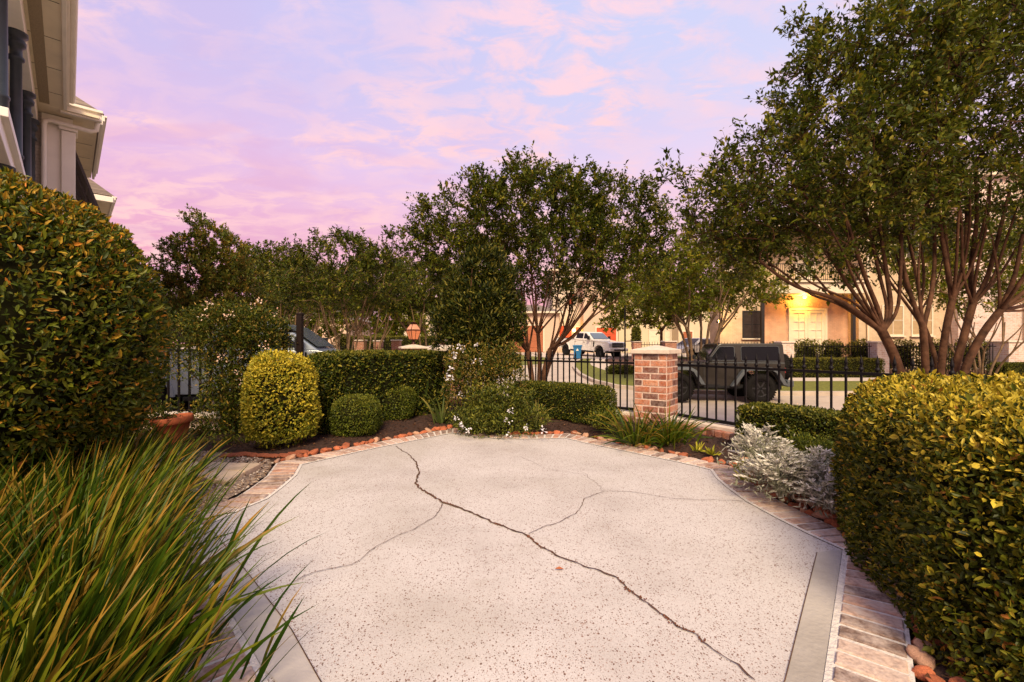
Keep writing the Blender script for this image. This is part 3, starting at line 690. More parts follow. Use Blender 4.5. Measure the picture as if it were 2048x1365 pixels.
brick_pillar(-1.06, 7.42, R(-40), .38, -.1, .886, 'brick pillar mostly hidden behind the tall bushy evergreen shrub', 'garden brick pillars')
xg, yg = at(827,700,9.2)[:2]
brick_pillar(xg, yg, R(20), .44, gzf(xg,yg)-.05, .905, 'brick gate pillar carrying the lit copper lantern, seen over the hedge', 'gate pillars by the drive', .05, .03, .06)
xg2, yg2 = at(876,700,9.8)[:2]
brick_pillar(xg2, yg2, R(20), .44, gzf(xg2,yg2)-.05, .90, 'brick gate pillar without a lantern beside the lantern pillar', 'gate pillars by the drive', .05, .03, .06)

def picket_mesh(z0, z1, w_, spear=True, name='picket'):
    mb = MB(); mb.box((0,0,(z0+z1)/2), (w_, w_, z1-z0))
    if spear:
        mb.lathe([(w_*.5,z1-.05),(w_*1.15,z1-.045),(w_*1.25,z1-.035),(w_*.95,z1-.024),(w_*.62,z1-.018)], 8)
        mb.lathe([(w_*.6,z1),(w_*.95,z1+.012),(w_*.8,z1+.024),(w_*.35,z1+.055),(.0008,z1+.078)], 8)
    return mb.mesh(name, mat_iron)
def fence(A, B, zb, zr, zt, label, group, sp=.125, w_=.0145, spear=True, rail=.024, cat='fence', nobot=False):
    A, B = Vector((*A, 0)), Vector((*B, 0)); L = (B-A).length; rz = math.atan2(B.y-A.y, B.x-A.x)
    root = thing('iron_fence', label, cat, (A.x, A.y, 0), rz, group)
    MB().box((L/2,0,zr), (L, rail*1.25, rail)).build('top_rail', mat_iron, root, bevel=.002)
    MB().box((L/2,0,zb), (L, rail*1.3, rail*1.35)).build('bottom_rail', mat_iron, root, bevel=.002)
    me = picket_mesh(zb, zt, w_, spear); n = max(1, int(L/sp))
    for i in range(n):
        o = bpy.data.objects.new('picket', me); C.objects.link(o); o.parent = root; o.location = ((i+.5)*L/n, 0, 0); o.rotation_euler = (0,0,random.uniform(-.05,.05))
    return root
fence((-1.0,7.33), (1.52,5.50), .205, .765, .835, 'black iron spear fence panel left of the red brick pillar', 'garden iron fence panels', sp=.088)
fence((1.86,5.10), (3.05,3.08), .205, .765, .835, 'black iron spear fence panel right of the brick pillar, before the dark off-roader', 'garden iron fence panels', sp=.104)
fence((-2.5,5.38), (-1.16,7.32), .205, .80, .90, 'black iron fence panel behind the square clipped hedge, only its tips showing', 'garden iron fence panels', spear=False)
fence((-6.6,5.62), (-2.6,5.38), .10, 1.16, 1.24, 'tall black iron fence overgrown by the flowering vine at the left', 'garden iron fence panels', sp=.13, spear=False, w_=.02)
gp = thing('gate_post', 'tall square dark post with latch bar above the yellow shrub', 'post', (-2.47,5.30,0))
MB().box((0,0,.62), (.062,.062,1.42)).build('post', mat('post_brown', (.012,.006,.005), .6, spec=.15), gp, bevel=.004)
MB().box((0,0,1.345), (.07,.07,.03)).build('post_cap', MT['post_brown'], gp, bevel=.008)
MB().box((-.13,0,1.14), (.22,.02,.02)).box((-.19,0,.95), (.02,.02,.55)).build('latch', mat_iron, gp)
MB().tube([(-.19,0,1.16),(-.12,-.02,1.10),(-.10,-.02,1.0),(-.11,-.02,.9)], .007, 6).build('latch_handle', mat_iron, gp)

# low retaining wall with stone ledge and a row of soldier bricks
wall = thing('retaining_wall', 'low brick edging wall with pale stone ledge under the garden fence', 'wall', (0,0,0))
WL = [np.array(p) for p in [(-10,5.75),(-2.6,5.38),(-1.05,7.42),(1.70,5.38),(1.95,4.95),(3.05,3.08),(5,-.3)]]
led, cor, sol = MB(), MB(), MB()
for p, q in zip(WL[:-1], WL[1:]):
    L = np.linalg.norm(q-p); d = (q-p)/L; n = np.array([-d[1], d[0]]); rz = math.atan2(d[1], d[0]); c = (p+q)/2
    if True:
        led.box((*c, .150), (L, .22, .05), rz)
        cor.box((*(c+n*.06), -.66), (L-.01, .14, 1.56), rz)
    if p[0] > -1.2:
        k = int(L/.082)
        for i in range(k):
            cc = p+d*((i+.5)*L/k)-n*.155; sol.box((*cc, .075), (L/k-.012, .085, .135), rz, random.random(), jit=.002)
led.build('stone_ledge', mat_stone, wall, bevel=.006); cor.build('wall_core', mat_mortar, wall); sol.build('brick_row', mat_clay, wall, bevel=.003)

# terracotta pot
px_, py_ = at(350,860,4.62)[:2]
pot = thing('terracotta_pot', 'orange terracotta pot tilted slightly by the iron fence', 'plant pot', (px_, py_, -.01)); pot.rotation_euler = (R(3), R(-4), 0); pot.scale = (.86, .86, .95)
MB().lathe([(.115,0),(.17,.21),(.175,.215),(.197,.217),(.205,.225),(.208,.285),(.200,.292),(.180,.292),(.172,.285),(.165,.24),(.0005,.22)], 40).build('pot_body', mat_terra, pot)
MB().lathe([(.162,.236),(.08,.243),(.0005,.25)], 24).build('soil', mat_mulch, pot)

# gate lantern on the pillar
lan = thing('gate_lantern', 'copper framed glass lantern glowing on the gate pillar', 'lantern', (xg, yg, .985))
mat_copper = mat('copper_frame', (.06,.02,.012), .45, metal=.5); mat_lglass = emit('lantern_glass', (.60,.20,.085), .20)
mat_flame = emit('flame', (1.0,.62,.22), 3.2)
def frustum(mb, r0, r1, z0, z1, n=4, col=.5):
    o_ = math.pi/4
    vs = [(r0*math.cos(o_+k*2*math.pi/n), r0*math.sin(o_+k*2*math.pi/n), z0) for k in range(n)]+[(r1*math.cos(o_+k*2*math.pi/n), r1*math.sin(o_+k*2*math.pi/n), z1) for k in range(n)]
    mb.add(vs, [tuple(reversed(range(n))), tuple(range(n,2*n))]+[(k,(k+1)%n,(k+1)%n+n,k+n) for k in range(n)], col)
lz = 0
g_ = MB(); frustum(g_, .105, .18, .10, .27); g_.build('glass_lower', mat_lglass, lan)
g_ = MB(); frustum(g_, .175, .08, .285, .39); g_.build('glass_upper', emit('lantern_glass_dim', (.6,.28,.17), .14), lan)
fr = MB(); frustum(fr, .19, .19, .268, .288); frustum(fr, .09, .09, .388, .40); frustum(fr, .06, .075, .40, .43); frustum(fr, .115, .115, .09, .102)
fr.lathe([(.05,0),(.045,.03),(.025,.05),(.035,.09)], 10)
for k in range(4):
    a = math.pi/4+k*math.pi/2; fr.tube([(.108*math.cos(a),.108*math.sin(a),.10),(.186*math.cos(a),.186*math.sin(a),.275),(.083*math.cos(a),.083*math.sin(a),.39)], .008, 5)
    a += math.pi/4; fr.tube([(.077*math.cos(a),.077*math.sin(a),.10),(.131*math.cos(a),.131*math.sin(a),.275)], .005, 5)
fr.build('frame', mat_copper, lan)
MB().lathe([(.0,.12),(.018,.15),(.012,.2),(.0,.24)], 8).build('flame', mat_flame, lan)
lan.rotation_euler = (0,0,R(40)); lan.scale = (.85,.85,1.05)

# ================================================================ SHRUBS
def sellip(n, a, b, c, p, seed=None):
    """points & normals on a superellipsoid, sampled about evenly over its box"""
    ar = np.array([b*c, b*c, a*c, a*c, a*b, a*b*.15]); f_ = rng.choice(6, n, p=ar/ar.sum())
    u = rng.uniform(-1, 1, (n,2)); D = np.zeros((n,3))
    for k in range(6):
        m_ = f_ == k; ax = k//2; o = [i for i in range(3) if i != ax]
        D[m_, ax] = 1 if k % 2 == 0 else -1; D[np.ix_(np.where(m_)[0], o)] = u[m_]
    D = D*np.array([a, b, c]); r = (np.abs(D/np.array([a,b,c]))**p).sum(1)**(-1/p); P = D*r[:,None]
    nn = np.sign(P)*np.abs(P/np.array([a,b,c]))**(p-1)/np.array([a,b,c])
    return P, nrm(nn)
def shrub(name, label, cat, x, y, z0, dims, p, rz, n, Ls, Ws, m, tipf=None, jit=.05, group=None, core=.86, wobs=.04, gap=None, zc=None, oval=True, parent=None, leafn='leaves', updir=.25, outd=.6, gapn=0):
    a, b, h = dims[0]/2, dims[1]/2, dims[2]/2
    root = parent or thing(name, label, cat, (x, y, z0), rz, group)
    P, Nn = sellip(n, a, b, h, p)
    wv = wob(P, 7, int(abs(x*100+y*10)) % 97)*wobs + wob(P, 22, 5)*wobs*.45
    P = P + Nn*(wv - np.minimum(rng.exponential(jit, n), jit*3.5))[:,None]
    if gapn:
        P = P[wob(P, 9, 11) > -gapn]; Nn = Nn[:len(P)] if False else Nn
    P[:,2] += (h if zc is None else zc)
    if gapn:
        n = len(P); Nn = nrm(P-np.array([0,0,(h if zc is None else zc)]))
    ok = P[:,2] > .005; P, Nn = P[ok], Nn[ok]; n = len(P)
    D = Nn*outd + rng.normal(size=(n,3))*.6 + np.array([0,0,updir])
    tip = tipf(P, Nn) if tipf else None
    L = rng.uniform(*Ls, n); W = rng.uniform(*Ws, n)
    leaves(leafn, P - nrm(D)*L[:,None]*.35, D, L, W, m, None, tip, root, oval, up=Nn*.9+np.array([0,0,.5]))
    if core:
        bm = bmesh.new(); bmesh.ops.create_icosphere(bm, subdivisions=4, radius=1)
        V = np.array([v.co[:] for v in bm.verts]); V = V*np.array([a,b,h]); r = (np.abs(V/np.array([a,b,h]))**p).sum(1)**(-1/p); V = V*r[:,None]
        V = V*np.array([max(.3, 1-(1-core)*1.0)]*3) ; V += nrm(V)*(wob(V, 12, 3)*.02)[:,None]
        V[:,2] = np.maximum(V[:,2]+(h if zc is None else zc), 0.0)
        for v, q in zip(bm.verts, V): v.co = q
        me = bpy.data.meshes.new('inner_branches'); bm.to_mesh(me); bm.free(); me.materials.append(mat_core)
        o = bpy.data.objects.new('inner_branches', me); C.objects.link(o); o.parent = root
    return root
ML_dark = leafmat('hedge_leaf', [(0,(0.011,0.021,0.002)), (.5,(0.040,0.059,0.006)), (.8,(0.121,0.134,0.013)), (1,(0.315,0.253,0.035))], (.22,.20,.03))
ML_round = leafmat('glossy_leaf', [(0,(0.021,0.036,0.004)), (.45,(0.064,0.090,0.008)), (.85,(0.162,0.173,0.014)), (.96,(0.308,0.181,0.019)), (1,(0.615,0.214,0.037))], (.52,.30,.03), rough=.40)
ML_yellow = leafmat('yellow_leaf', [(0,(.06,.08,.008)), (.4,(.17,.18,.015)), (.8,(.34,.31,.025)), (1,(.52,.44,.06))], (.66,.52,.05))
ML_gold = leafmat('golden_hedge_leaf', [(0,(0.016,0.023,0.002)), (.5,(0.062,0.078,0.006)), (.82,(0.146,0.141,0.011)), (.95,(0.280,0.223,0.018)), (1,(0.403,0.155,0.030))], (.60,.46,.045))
ML_box = leafmat('box_leaf', [(0,(0.022,0.034,0.004)), (.5,(0.066,0.091,0.010)), (.9,(0.146,0.169,0.016)), (1,(0.234,0.225,0.031))], (.30,.27,.03))
ML_tree = leafmat('tree_leaf', [(0,(0.016,0.027,0.003)), (.5,(0.055,0.076,0.006)), (.8,(0.138,0.156,0.012)), (1,(0.276,0.218,0.022))], (.30,.25,.03), trans=.3)
ML_treelt = leafmat('light_tree_leaf', [(0,(0.049,0.073,0.005)), (.5,(0.123,0.151,0.010)), (.9,(0.234,0.230,0.014)), (1,(0.345,0.291,0.020))], (.4,.3,.03), trans=.35)
ML_vine = leafmat('vine_leaf', [(0,(0.015,0.029,0.003)), (.5,(0.052,0.073,0.008)), (.9,(0.148,0.153,0.016)), (1,(0.370,0.218,0.032))], (.30,.2,.05))
ML_silver = leafmat('silver_leaf', [(0,(.36,.34,.27)), (.5,(.60,.56,.48)), (1,(.80,.76,.68))], trans=.1, rough=.8, spec=.1)
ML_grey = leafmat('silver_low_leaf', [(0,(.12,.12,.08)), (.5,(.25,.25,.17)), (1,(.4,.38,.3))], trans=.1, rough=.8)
ML_ever = leafmat('evergreen_leaf', [(0,(.006,.012,.002)), (.5,(.022,.034,.005)), (.8,(.07,.085,.012)), (1,(.19,.17,.03))], (.26,.22,.03))
ML_petal = leafmat('white_petal', [(0,(.70,.66,.72)), (1,(.85,.82,.85))], trans=.2, rough=.6)
ML_petalp = leafmat('cream_petal', [(0,(.62,.36,.25)), (.6,(.75,.55,.42)), (1,(.8,.66,.55))], trans=.2, rough=.6)

def tip_top(lo, hi, pw=1.0, amt=.9):
    def f(P, Nn):
        u = np.clip((P[:,2]-lo)/(hi-lo), 0, 1)**pw
        return np.where(rng.random(len(P)) < u, amt*rng.uniform(.5,1,len(P)), 0)
    return f
# the big clipped globe at the left
def tip_globe(P, Nn):
    pr = np.clip(.04 + .42*np.clip(Nn[:,2],0,1)**1.8 + .08*wob(P, 6, 9), 0, .7)
    return np.where(rng.random(len(P)) < pr, rng.uniform(.3,.95,len(P)), 0)
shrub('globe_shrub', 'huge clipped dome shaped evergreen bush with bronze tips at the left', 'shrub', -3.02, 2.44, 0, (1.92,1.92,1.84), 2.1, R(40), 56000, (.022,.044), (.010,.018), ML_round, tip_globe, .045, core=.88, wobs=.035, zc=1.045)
gl = [o for o in C.objects if o.name == 'globe_shrub'][0]
st = MB()
for k in range(9):
    a = random.uniform(0,6.28); st.tube([(.08*math.cos(a),.08*math.sin(a),0),(.2*math.cos(a+.2),.2*math.sin(a+.2),.3),(.5*math.cos(a),.5*math.sin(a),.75)], [.022,.018,.01], 6)
st.build('stems', mat_twig, gl)
n = 5200; P = np.c_[rng.normal(0,.5,n), rng.normal(0,.5,n), np.abs(rng.normal(.16,.17,n))]; r_ = np.hypot(P[:,0],P[:,1]); P = P[(r_<.72)&(r_>.25)]; n = len(P)
leaves('lower_leaves', P, rng.normal(size=(n,3)), rng.uniform(.03,.055,n), rng.uniform(.012,.02,n), ML_dark, parent=gl)

# yellow shrub
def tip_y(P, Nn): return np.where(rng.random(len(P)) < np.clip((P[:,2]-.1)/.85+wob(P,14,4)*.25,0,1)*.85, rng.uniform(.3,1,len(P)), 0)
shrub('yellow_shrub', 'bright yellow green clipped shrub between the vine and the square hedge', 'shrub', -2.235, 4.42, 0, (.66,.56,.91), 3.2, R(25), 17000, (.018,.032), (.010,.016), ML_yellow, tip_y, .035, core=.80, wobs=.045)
# square hedge
d_ = np.array([1.28,1.42]); rzh = math.atan2(6.42-4.98, -.98+2.12)
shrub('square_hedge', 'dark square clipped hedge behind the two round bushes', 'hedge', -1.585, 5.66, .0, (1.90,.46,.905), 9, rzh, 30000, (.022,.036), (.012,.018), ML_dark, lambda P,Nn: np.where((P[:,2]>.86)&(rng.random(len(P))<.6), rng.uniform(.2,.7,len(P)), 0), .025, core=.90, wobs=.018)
# balls
shrub('round_bush', 'small round clipped bush nearest the patio, left of its darker twin', 'bush', -1.66, 4.86, 0, (.50,.48,.46), 2.9, 0, 12000, (.012,.021), (.007,.011), ML_box, tip_top(.25,.6,1,.5), .02, 'pair of round clipped bushes', .86, .02)
shrub('round_bush', 'small round clipped bush on the right of the pair, beside the iris leaves', 'bush', -1.44, 5.62, .04, (.49,.46,.46), 2.9, 0, 11000, (.013,.021), (.007,.011), ML_box, tip_top(.25,.6,1,.45), .02, 'pair of round clipped bushes', .86, .02)
# low hedge against centre fence
shrub('low_hedge', 'low clipped dark hedge at the foot of the iron fence left of the brick pillar', 'hedge', .60, 5.62, .06, (1.40,.40,.45), 5, math.atan2(-1.83,2.52), 26000, (.013,.024), (.008,.012), ML_dark, tip_top(.3,.7,1,.5), .022, core=.87, wobs=.025)
shrub('box_hedge', 'low boxy clipped hedge under the fence beside the silver plants', 'hedge', 2.30, 3.60, .06, (1.00,.34,.43), 8, math.atan2(-2.02,1.19), 24000, (.013,.024), (.008,.012), ML_dark, lambda P,Nn: np.where((P[:,2]>.38)&(rng.random(len(P))<.5), rng.uniform(.2,.6,len(P)), 0), .02, core=.90, wobs=.012)
# big golden hedge on the right
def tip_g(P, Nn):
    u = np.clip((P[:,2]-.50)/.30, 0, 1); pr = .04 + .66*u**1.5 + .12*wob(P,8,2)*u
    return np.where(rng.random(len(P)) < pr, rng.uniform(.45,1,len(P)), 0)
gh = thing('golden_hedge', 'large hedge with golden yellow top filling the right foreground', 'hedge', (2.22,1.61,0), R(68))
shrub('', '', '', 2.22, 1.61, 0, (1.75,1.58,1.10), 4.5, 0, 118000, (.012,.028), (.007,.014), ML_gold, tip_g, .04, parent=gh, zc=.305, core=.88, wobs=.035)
# tall evergreen in the middle, its flowering under-shrub and the low white flowered one
xm, ym = at(965,700,5.7)[:2]
tm = thing('tall_evergreen_shrub', 'tall loose dark evergreen bush at the patio apex, covering a pillar', 'shrub', (xm, ym, 0))
st = MB()
for k in range(8):
    a = random.uniform(0,6.28); st.tube([(.03*math.cos(a),.03*math.sin(a),0),(.12*math.cos(a),.12*math.sin(a),.6),(.28*math.cos(a+.3),.28*math.sin(a+.3),1.3),(.3*math.cos(a+.5),.3*math.sin(a+.5),1.9)], [.022,.018,.012,.005], 6)
st.build('stems', mat_bark, tm)
for i, (px, py, rx, ry, nn) in enumerate([(960,640,82,95,9500),(1000,585,48,60,3600),(925,590,42,70,3200),(965,540,44,42,2600),(985,515,16,20,420),(940,520,14,18,320),(900,660,38,55,2200),(1018,650,36,60,2400),(965,720,85,50,3600)]):
    c = at(px,py,5.7)-np.array([xm,ym,0]); a_ = rx*.82/F*5.7; h_ = ry*.95/F*5.7
    P, Nn = sellip(nn, a_, a_*.9, h_, 2.0); P = P*(1-np.minimum(rng.exponential(.20,nn),.8))[:,None] + Nn*(wob(P,10,i)*.10+np.maximum(wob(P,26,i+7),0)*.10)[:,None] + np.array([c[0],(i%3-1)*.05,c[2]])
    D = Nn*.5+rng.normal(size=(nn,3))*.5+np.array([0,0,.5])
    leaves('leaves', P, D, rng.uniform(.035,.065,nn), rng.uniform(.013,.022,nn), ML_ever, None, np.where(rng.random(nn)<.12, .6, 0), tm)
def flowers(root, pts, r, nper, m, name='flower', size=.022):
    for c in pts:
        nn = nper; P = np.array(c)+rng.normal(size=(nn,3))*r
        D = nrm(P-np.array(c)+rng.normal(size=(nn,3))*.01)*1.0+np.array([0,-.2,.3])
        leaves(name, P, D, np.full(nn,size), np.full(nn,size*.8), m, parent=root)
def loose(name, label, cat, px, py, d, blobs, L, W, m, z0=0, tips=.1, stems=6, group=None, stick=True):
    x, y = at(px, py, d)[:2]; root = thing(name, label, cat, (x, y, bz(x,y) if z0 == 0 else z0), 0, group); rzv = root.location.z
    for i, (bx, by, rx, ry, nn) in enumerate(blobs):
        c = at(bx, by, d)-np.array([x,y,rzv]); a_ = rx/F*d; h_ = ry/F*d
        P, Nn = sellip(nn, a_, min(a_,.4), h_, 2.0); P = P*(1-np.minimum(rng.exponential(.24,nn),.85))[:,None]+Nn*(wob(P,12,i+3)*.08+np.maximum(wob(P,30,i+5),0)*.09)[:,None]+c
        P = P[P[:,2] > 0.01]; k = len(P)
        D = rng.normal(size=(k,3))*.7+nrm(P-c)*.5+np.array([0,0,.35])
        leaves('leaves', P, D, rng.uniform(*L,k), rng.uniform(*W,k), m, None, np.where(rng.random(k)<tips, rng.uniform(.4,1,k), 0), root)
    if stick:
        st = MB()
        for k in range(stems):
            b = blobs[k % len(blobs)]; c = at(b[0]+random.uniform(-.5,.5)*b[2], b[1]-b[3]*.3, d)-np.array([x,y,rzv])
            st.tube([(random.uniform(-.05,.05),random.uniform(-.05,.05),0), (c[0]*.4,c[1]*.3,c[2]*.5), tuple(c)], [.010,.008,.003], 5)
        st.build('stems', mat_twig, root)
    return root, np.array([x,y,rzv])
r_, o_ = loose('flowering_shrub', 'leafy shrub with a few white blossoms in front of the tall evergreen', 'shrub', 950, 800, 5.35,
    [(945,735,52,50,3000),(920,775,34,40,1100),(1000,760,55,55,2600),(960,800,60,40,1800),(1010,715,30,30,700)], (.022,.042), (.010,.018), ML_vine, tips=.35, stems=12)
flowers(r_, [at(px,py,4.90)-o_ for px,py in [(921,694),(953,691),(908,706),(948,722),(961,722),(908,718),(893,757),(905,759),(895,750),(921,787),(903,738),(925,700)]], .010, 9, ML_petal, size=.020)
r_, o_ = loose('plumbago_bush', 'low spreading green bush with pale star flowers spilling over the bricks', 'bush', 985, 850, 5.0,
    [(975,832,50,30,2300),(1000,800,36,34,1500),(925,842,26,20,700),(1010,848,55,20,2000),(1065,838,28,20,700),(960,856,42,16,1100),(1040,808,24,24,600),(955,795,20,22,400)], (.020,.036), (.010,.017), leafmat('plumbago_leaf', [(0,(.02,.035,.005)), (.5,(.065,.085,.012)), (1,(.17,.17,.03))], (.25,.25,.03)), tips=.25, stems=10)
flowers(r_, [at(px,py,d)-o_ for px,py,d in [(926,855,4.62),(937,860,4.6),(1018,870,4.55),(1021,822,4.5),(1016,842,4.5),(1052,857,4.55),(1087,861,4.6),(911,838,4.65),(924,851,4.6)]], .012, 12, ML_petal, size=.020)
loose('small_leafy_plant', 'small leafy green plant under the right end of the low hedge', 'plant', 1222, 845, 4.9, [(1222,838,24,18,1100),(1205,846,18,12,500)], (.02,.034), (.010,.016), ML_box, tips=.2, stems=4)
loose('small_leafy_plant', 'olive green mounded plant between the silver plants and the golden hedge', 'plant', 1625, 905, 3.1, [(1622,895,34,24,2600),(1640,915,30,25,1600)], (.010,.02), (.005,.009), ML_box, tips=.1, stems=4)

# vine on the tall fence
d_v = 5.15
r_, o_ = loose('jasmine_vine', 'dense dark vine with cream blossoms climbing over the tall iron fence', 'vine', 470, 880, d_v,
    [(480,660,88,48,6500),(430,640,60,34,2600),(530,680,50,50,2800),(465,740,58,60,4200),(455,830,58,60,4200),(500,790,50,70,3600),(360,655,50,26,900),(350,720,38,60,900),(400,700,26,60,800),(425,880,50,24,1500)],
    (.022,.044), (.010,.018), ML_vine, tips=.1, stems=26)
flowers(r_, [at(px,py,4.72)-o_ for px,py in [(433,716),(448,715),(455,634),(462,630),(532,695),(412,612),(420,608),(477,745),(483,765),(555,625),(505,612),(520,608),(484,712),(408,632)]], .017, 9, ML_petalp, size=.020)
# loose creeping plants left of pot
loose('leafy_groundcover', 'dark low leafy plants between the terracotta pot and the long grass', 'plant', 300, 860, 4.5, [(290,850,40,25,900),(330,830,30,30,300)], (.025,.045), (.012,.02), ML_vine, tips=.05, stems=6)
loose('leafy_groundcover', 'small bright weeds growing under the vine in front of the yellow shrub', 'plant', 430, 895, 4.55, [(420,895,50,10,800),(470,892,35,8,500)], (.018,.03), (.010,.016), ML_box, tips=.3, stems=4)
loose('leafy_groundcover', 'dark glossy leafy bush at the left edge behind the long grass', 'plant', 40, 900, 2.6, [(10,900,110,70,2200),(60,960,70,60,900)], (.025,.045), (.010,.018), ML_dark, tips=.1, stems=6)

# strap leaved plants
def straps(name, label, cat, x, y, z0, n, L, W, m, spread=.5, lean=(0,0), droop=.6, base=.05, group=None, seg=6, tipp=.15, side=None):
    root = thing(name, label, cat, (x, y, z0), 0, group)
    a = rng.uniform(0, 2*math.pi, n); tilt = np.abs(rng.normal(0, spread, n)); Ln = rng.uniform(*L, n); Wn = rng.uniform(*W, n)
    dr = droop*rng.uniform(.3, 1.3, n)
    dirh = np.stack([np.cos(a), np.sin(a)], 1)
    d0 = np.c_[dirh*np.sin(tilt)[:,None]+np.array(lean), np.cos(tilt)]; d0 = nrm(d0)
    hz = nrm(np.c_[d0[:,:2], np.zeros(n)]+1e-6); sd_ = np.cross(d0, np.array([0,0,1.0])+rng.normal(size=(n,3))*.5); sd_ = nrm(sd_)
    b0 = np.c_[dirh*np.abs(rng.normal(0, base, n))[:,None], np.zeros(n)]
    ts = np.linspace(0, 1, seg+1); P = np.zeros((n, seg+1, 3)); P[:,0] = b0; d = d0.copy()
    for k in range(seg):
        P[:,k+1] = P[:,k]+d*(Ln/seg)[:,None]; d = nrm(d + hz*(dr/seg*.8)[:,None] - np.array([0,0,1])*(dr/seg*(.4+1.6*ts[k]))[:,None])
    P[:,:,2] = np.maximum(P[:,:,2], .01)
    prof = np.array([.75,1,1,.95,.78,.5,.03]) if seg == 6 else np.interp(ts, [0,.2,.6,.85,1], [.8,1,.95,.6,.03])
    up_ = np.cross(sd_, d0)
    Lf = P + sd_[:,None]*(Wn[:,None]*prof[None]/2)[...,None]; Rt = P - sd_[:,None]*(Wn[:,None]*prof[None]/2)[...,None]
    Md = P - up_[:,None]*(Wn[:,None]*prof[None]*.18)[...,None]
    V = np.stack([Lf, Md, Rt], 2).reshape(-1,3); k3 = 3*(seg+1)
    FC = []
    for k in range(seg):
        for q in range(2): FC.append((k*3+q, k*3+q+1, (k+1)*3+q+1, (k+1)*3+q))
    FC = (np.arange(n)[:,None,None]*k3+np.array(FC)[None]).reshape(-1,4)
    rnd = np.repeat(rng.random(n), 2*seg); tp = np.zeros((n, seg, 2)); hasT = rng.random(n) < tipp
    tp[hasT] = (np.linspace(0,1,seg)**1.6*.9)[None,:,None]; full = rng.random(n) < tipp*.12; tp[full] = 1.0
    np_mesh('blades', V, FC, 4, m, {'rnd': rnd, 'tip': tp.reshape(-1)}, root, smooth=True); return root
ML_blade = leafmat('blade', [(0,(0.011,0.031,0.002)), (.45,(0.039,0.073,0.004)), (.8,(0.096,0.123,0.007)), (1,(0.193,0.178,0.013))], (.30,.17,.025), trans=.2, rough=.42)
ML_iris = leafmat('iris_blade', [(0,(.03,.05,.01)), (.5,(.08,.11,.025)), (1,(.20,.20,.05))], (.5,.38,.10), trans=.2, rough=.45)
k = 0
gd = [ # base px measured on the ground plane beside the left border, running back from the camera
 (-1.12,1.14),(-1.36,1.42),(-1.72,1.80),(-2.02,2.18),(-2.27,2.62),(-1.06,.88),(-1.50,1.0),(-1.85,1.35),(-2.25,1.80),(-2.55,2.25),(-2.62,2.80),(-1.9,.95),(-2.4,1.35),(-2.85,1.80),(-2.95,2.40)]
words = ['nearest the camera by the concrete edge','second from the camera by the concrete edge','midway along the concrete edge','fourth from the camera by the concrete edge','beside the gravel corner','at the bottom edge of the picture','in the bottom row behind the front clump','in the middle of the mass','left of the middle of the mass','in front of the big dome bush','behind the others toward the terracotta pot','at the bottom left corner','at the left edge of the picture','under the big dome bush at the left edge','under the dome bush at the back']
for k, ((x, y), wd) in enumerate(zip(gd, words)):
    straps('strap_grass', 'clump of long arching green blades '+wd, 'ornamental grass', x, y, 0, 360, (.30,.52) if k in (0, 5) else (.36,.58), (.009,.018), ML_blade, .36, (.18,.04), .45, .16, 'clumps of long bladed grass', tipp=.22)  # tip gold mixes brown blade ends with orange light put into the colour
straps('liriope_clump', 'dark green strappy clump spilling at the foot of the brick pillar', 'ornamental grass', 1.22, 4.46, .02, 130, (.30,.48), (.012,.020), ML_blade, .62, (0,0), 1.2, .09, tipp=.3)
straps('liriope_clump', 'right half of the strappy clumps below the pillar, nearest the fence', 'ornamental grass', 1.52, 4.42, .02, 130, (.30,.46), (.012,.020), ML_blade, .62, (0,0), 1.2, .09, tipp=.12)
x, y = at(1072,850,5.15)[:2]; straps('strap_plant', 'small spiky yellow green plant left of the mulch in front of the low hedge', 'plant', x, y, .03, 46, (.26,.42), (.010,.016), ML_iris, .55, (0,0), .9, .03, tipp=.3)
x, y = at(842,830,6.0)[:2]; straps('iris_plant', 'upright broad grey green iris blades beside the round bush', 'plant', x, y, .05, 17, (.42,.60), (.032,.045), ML_iris, .26, (0,0), .2, .05, tipp=.1)
x, y = at(885,850,5.5)[:2]; straps('iris_plant', 'thinner arching iris leaves between the round bush and the flowering shrub', 'plant', x, y, .03, 34, (.30,.46), (.014,.024), ML_iris, .5, (0,0), .7, .06, tipp=.2)
for (px, py, d_, lb) in [(1424,917,3.95,'tiny lime green sprout among rocks by the brick corner'),(1478,945,3.5,'small lime green sprout left of the silver plants'),(1490,975,3.2,'tiny green sprout at the head of the rock pile'),(1395,913,4.1,'tiny weed among the red rocks on the far right border')]:
    x, y = at(px,py,d_)[:2]; straps('seedling', lb, 'plant', x, y, .03, 26, (.05,.10), (.010,.018), leafmat('sprout'+str(px), [(0,(.14,.15,.01)), (1,(.35,.33,.03))], (.5,.4,.04)), .7, (0,0), .6, .02)

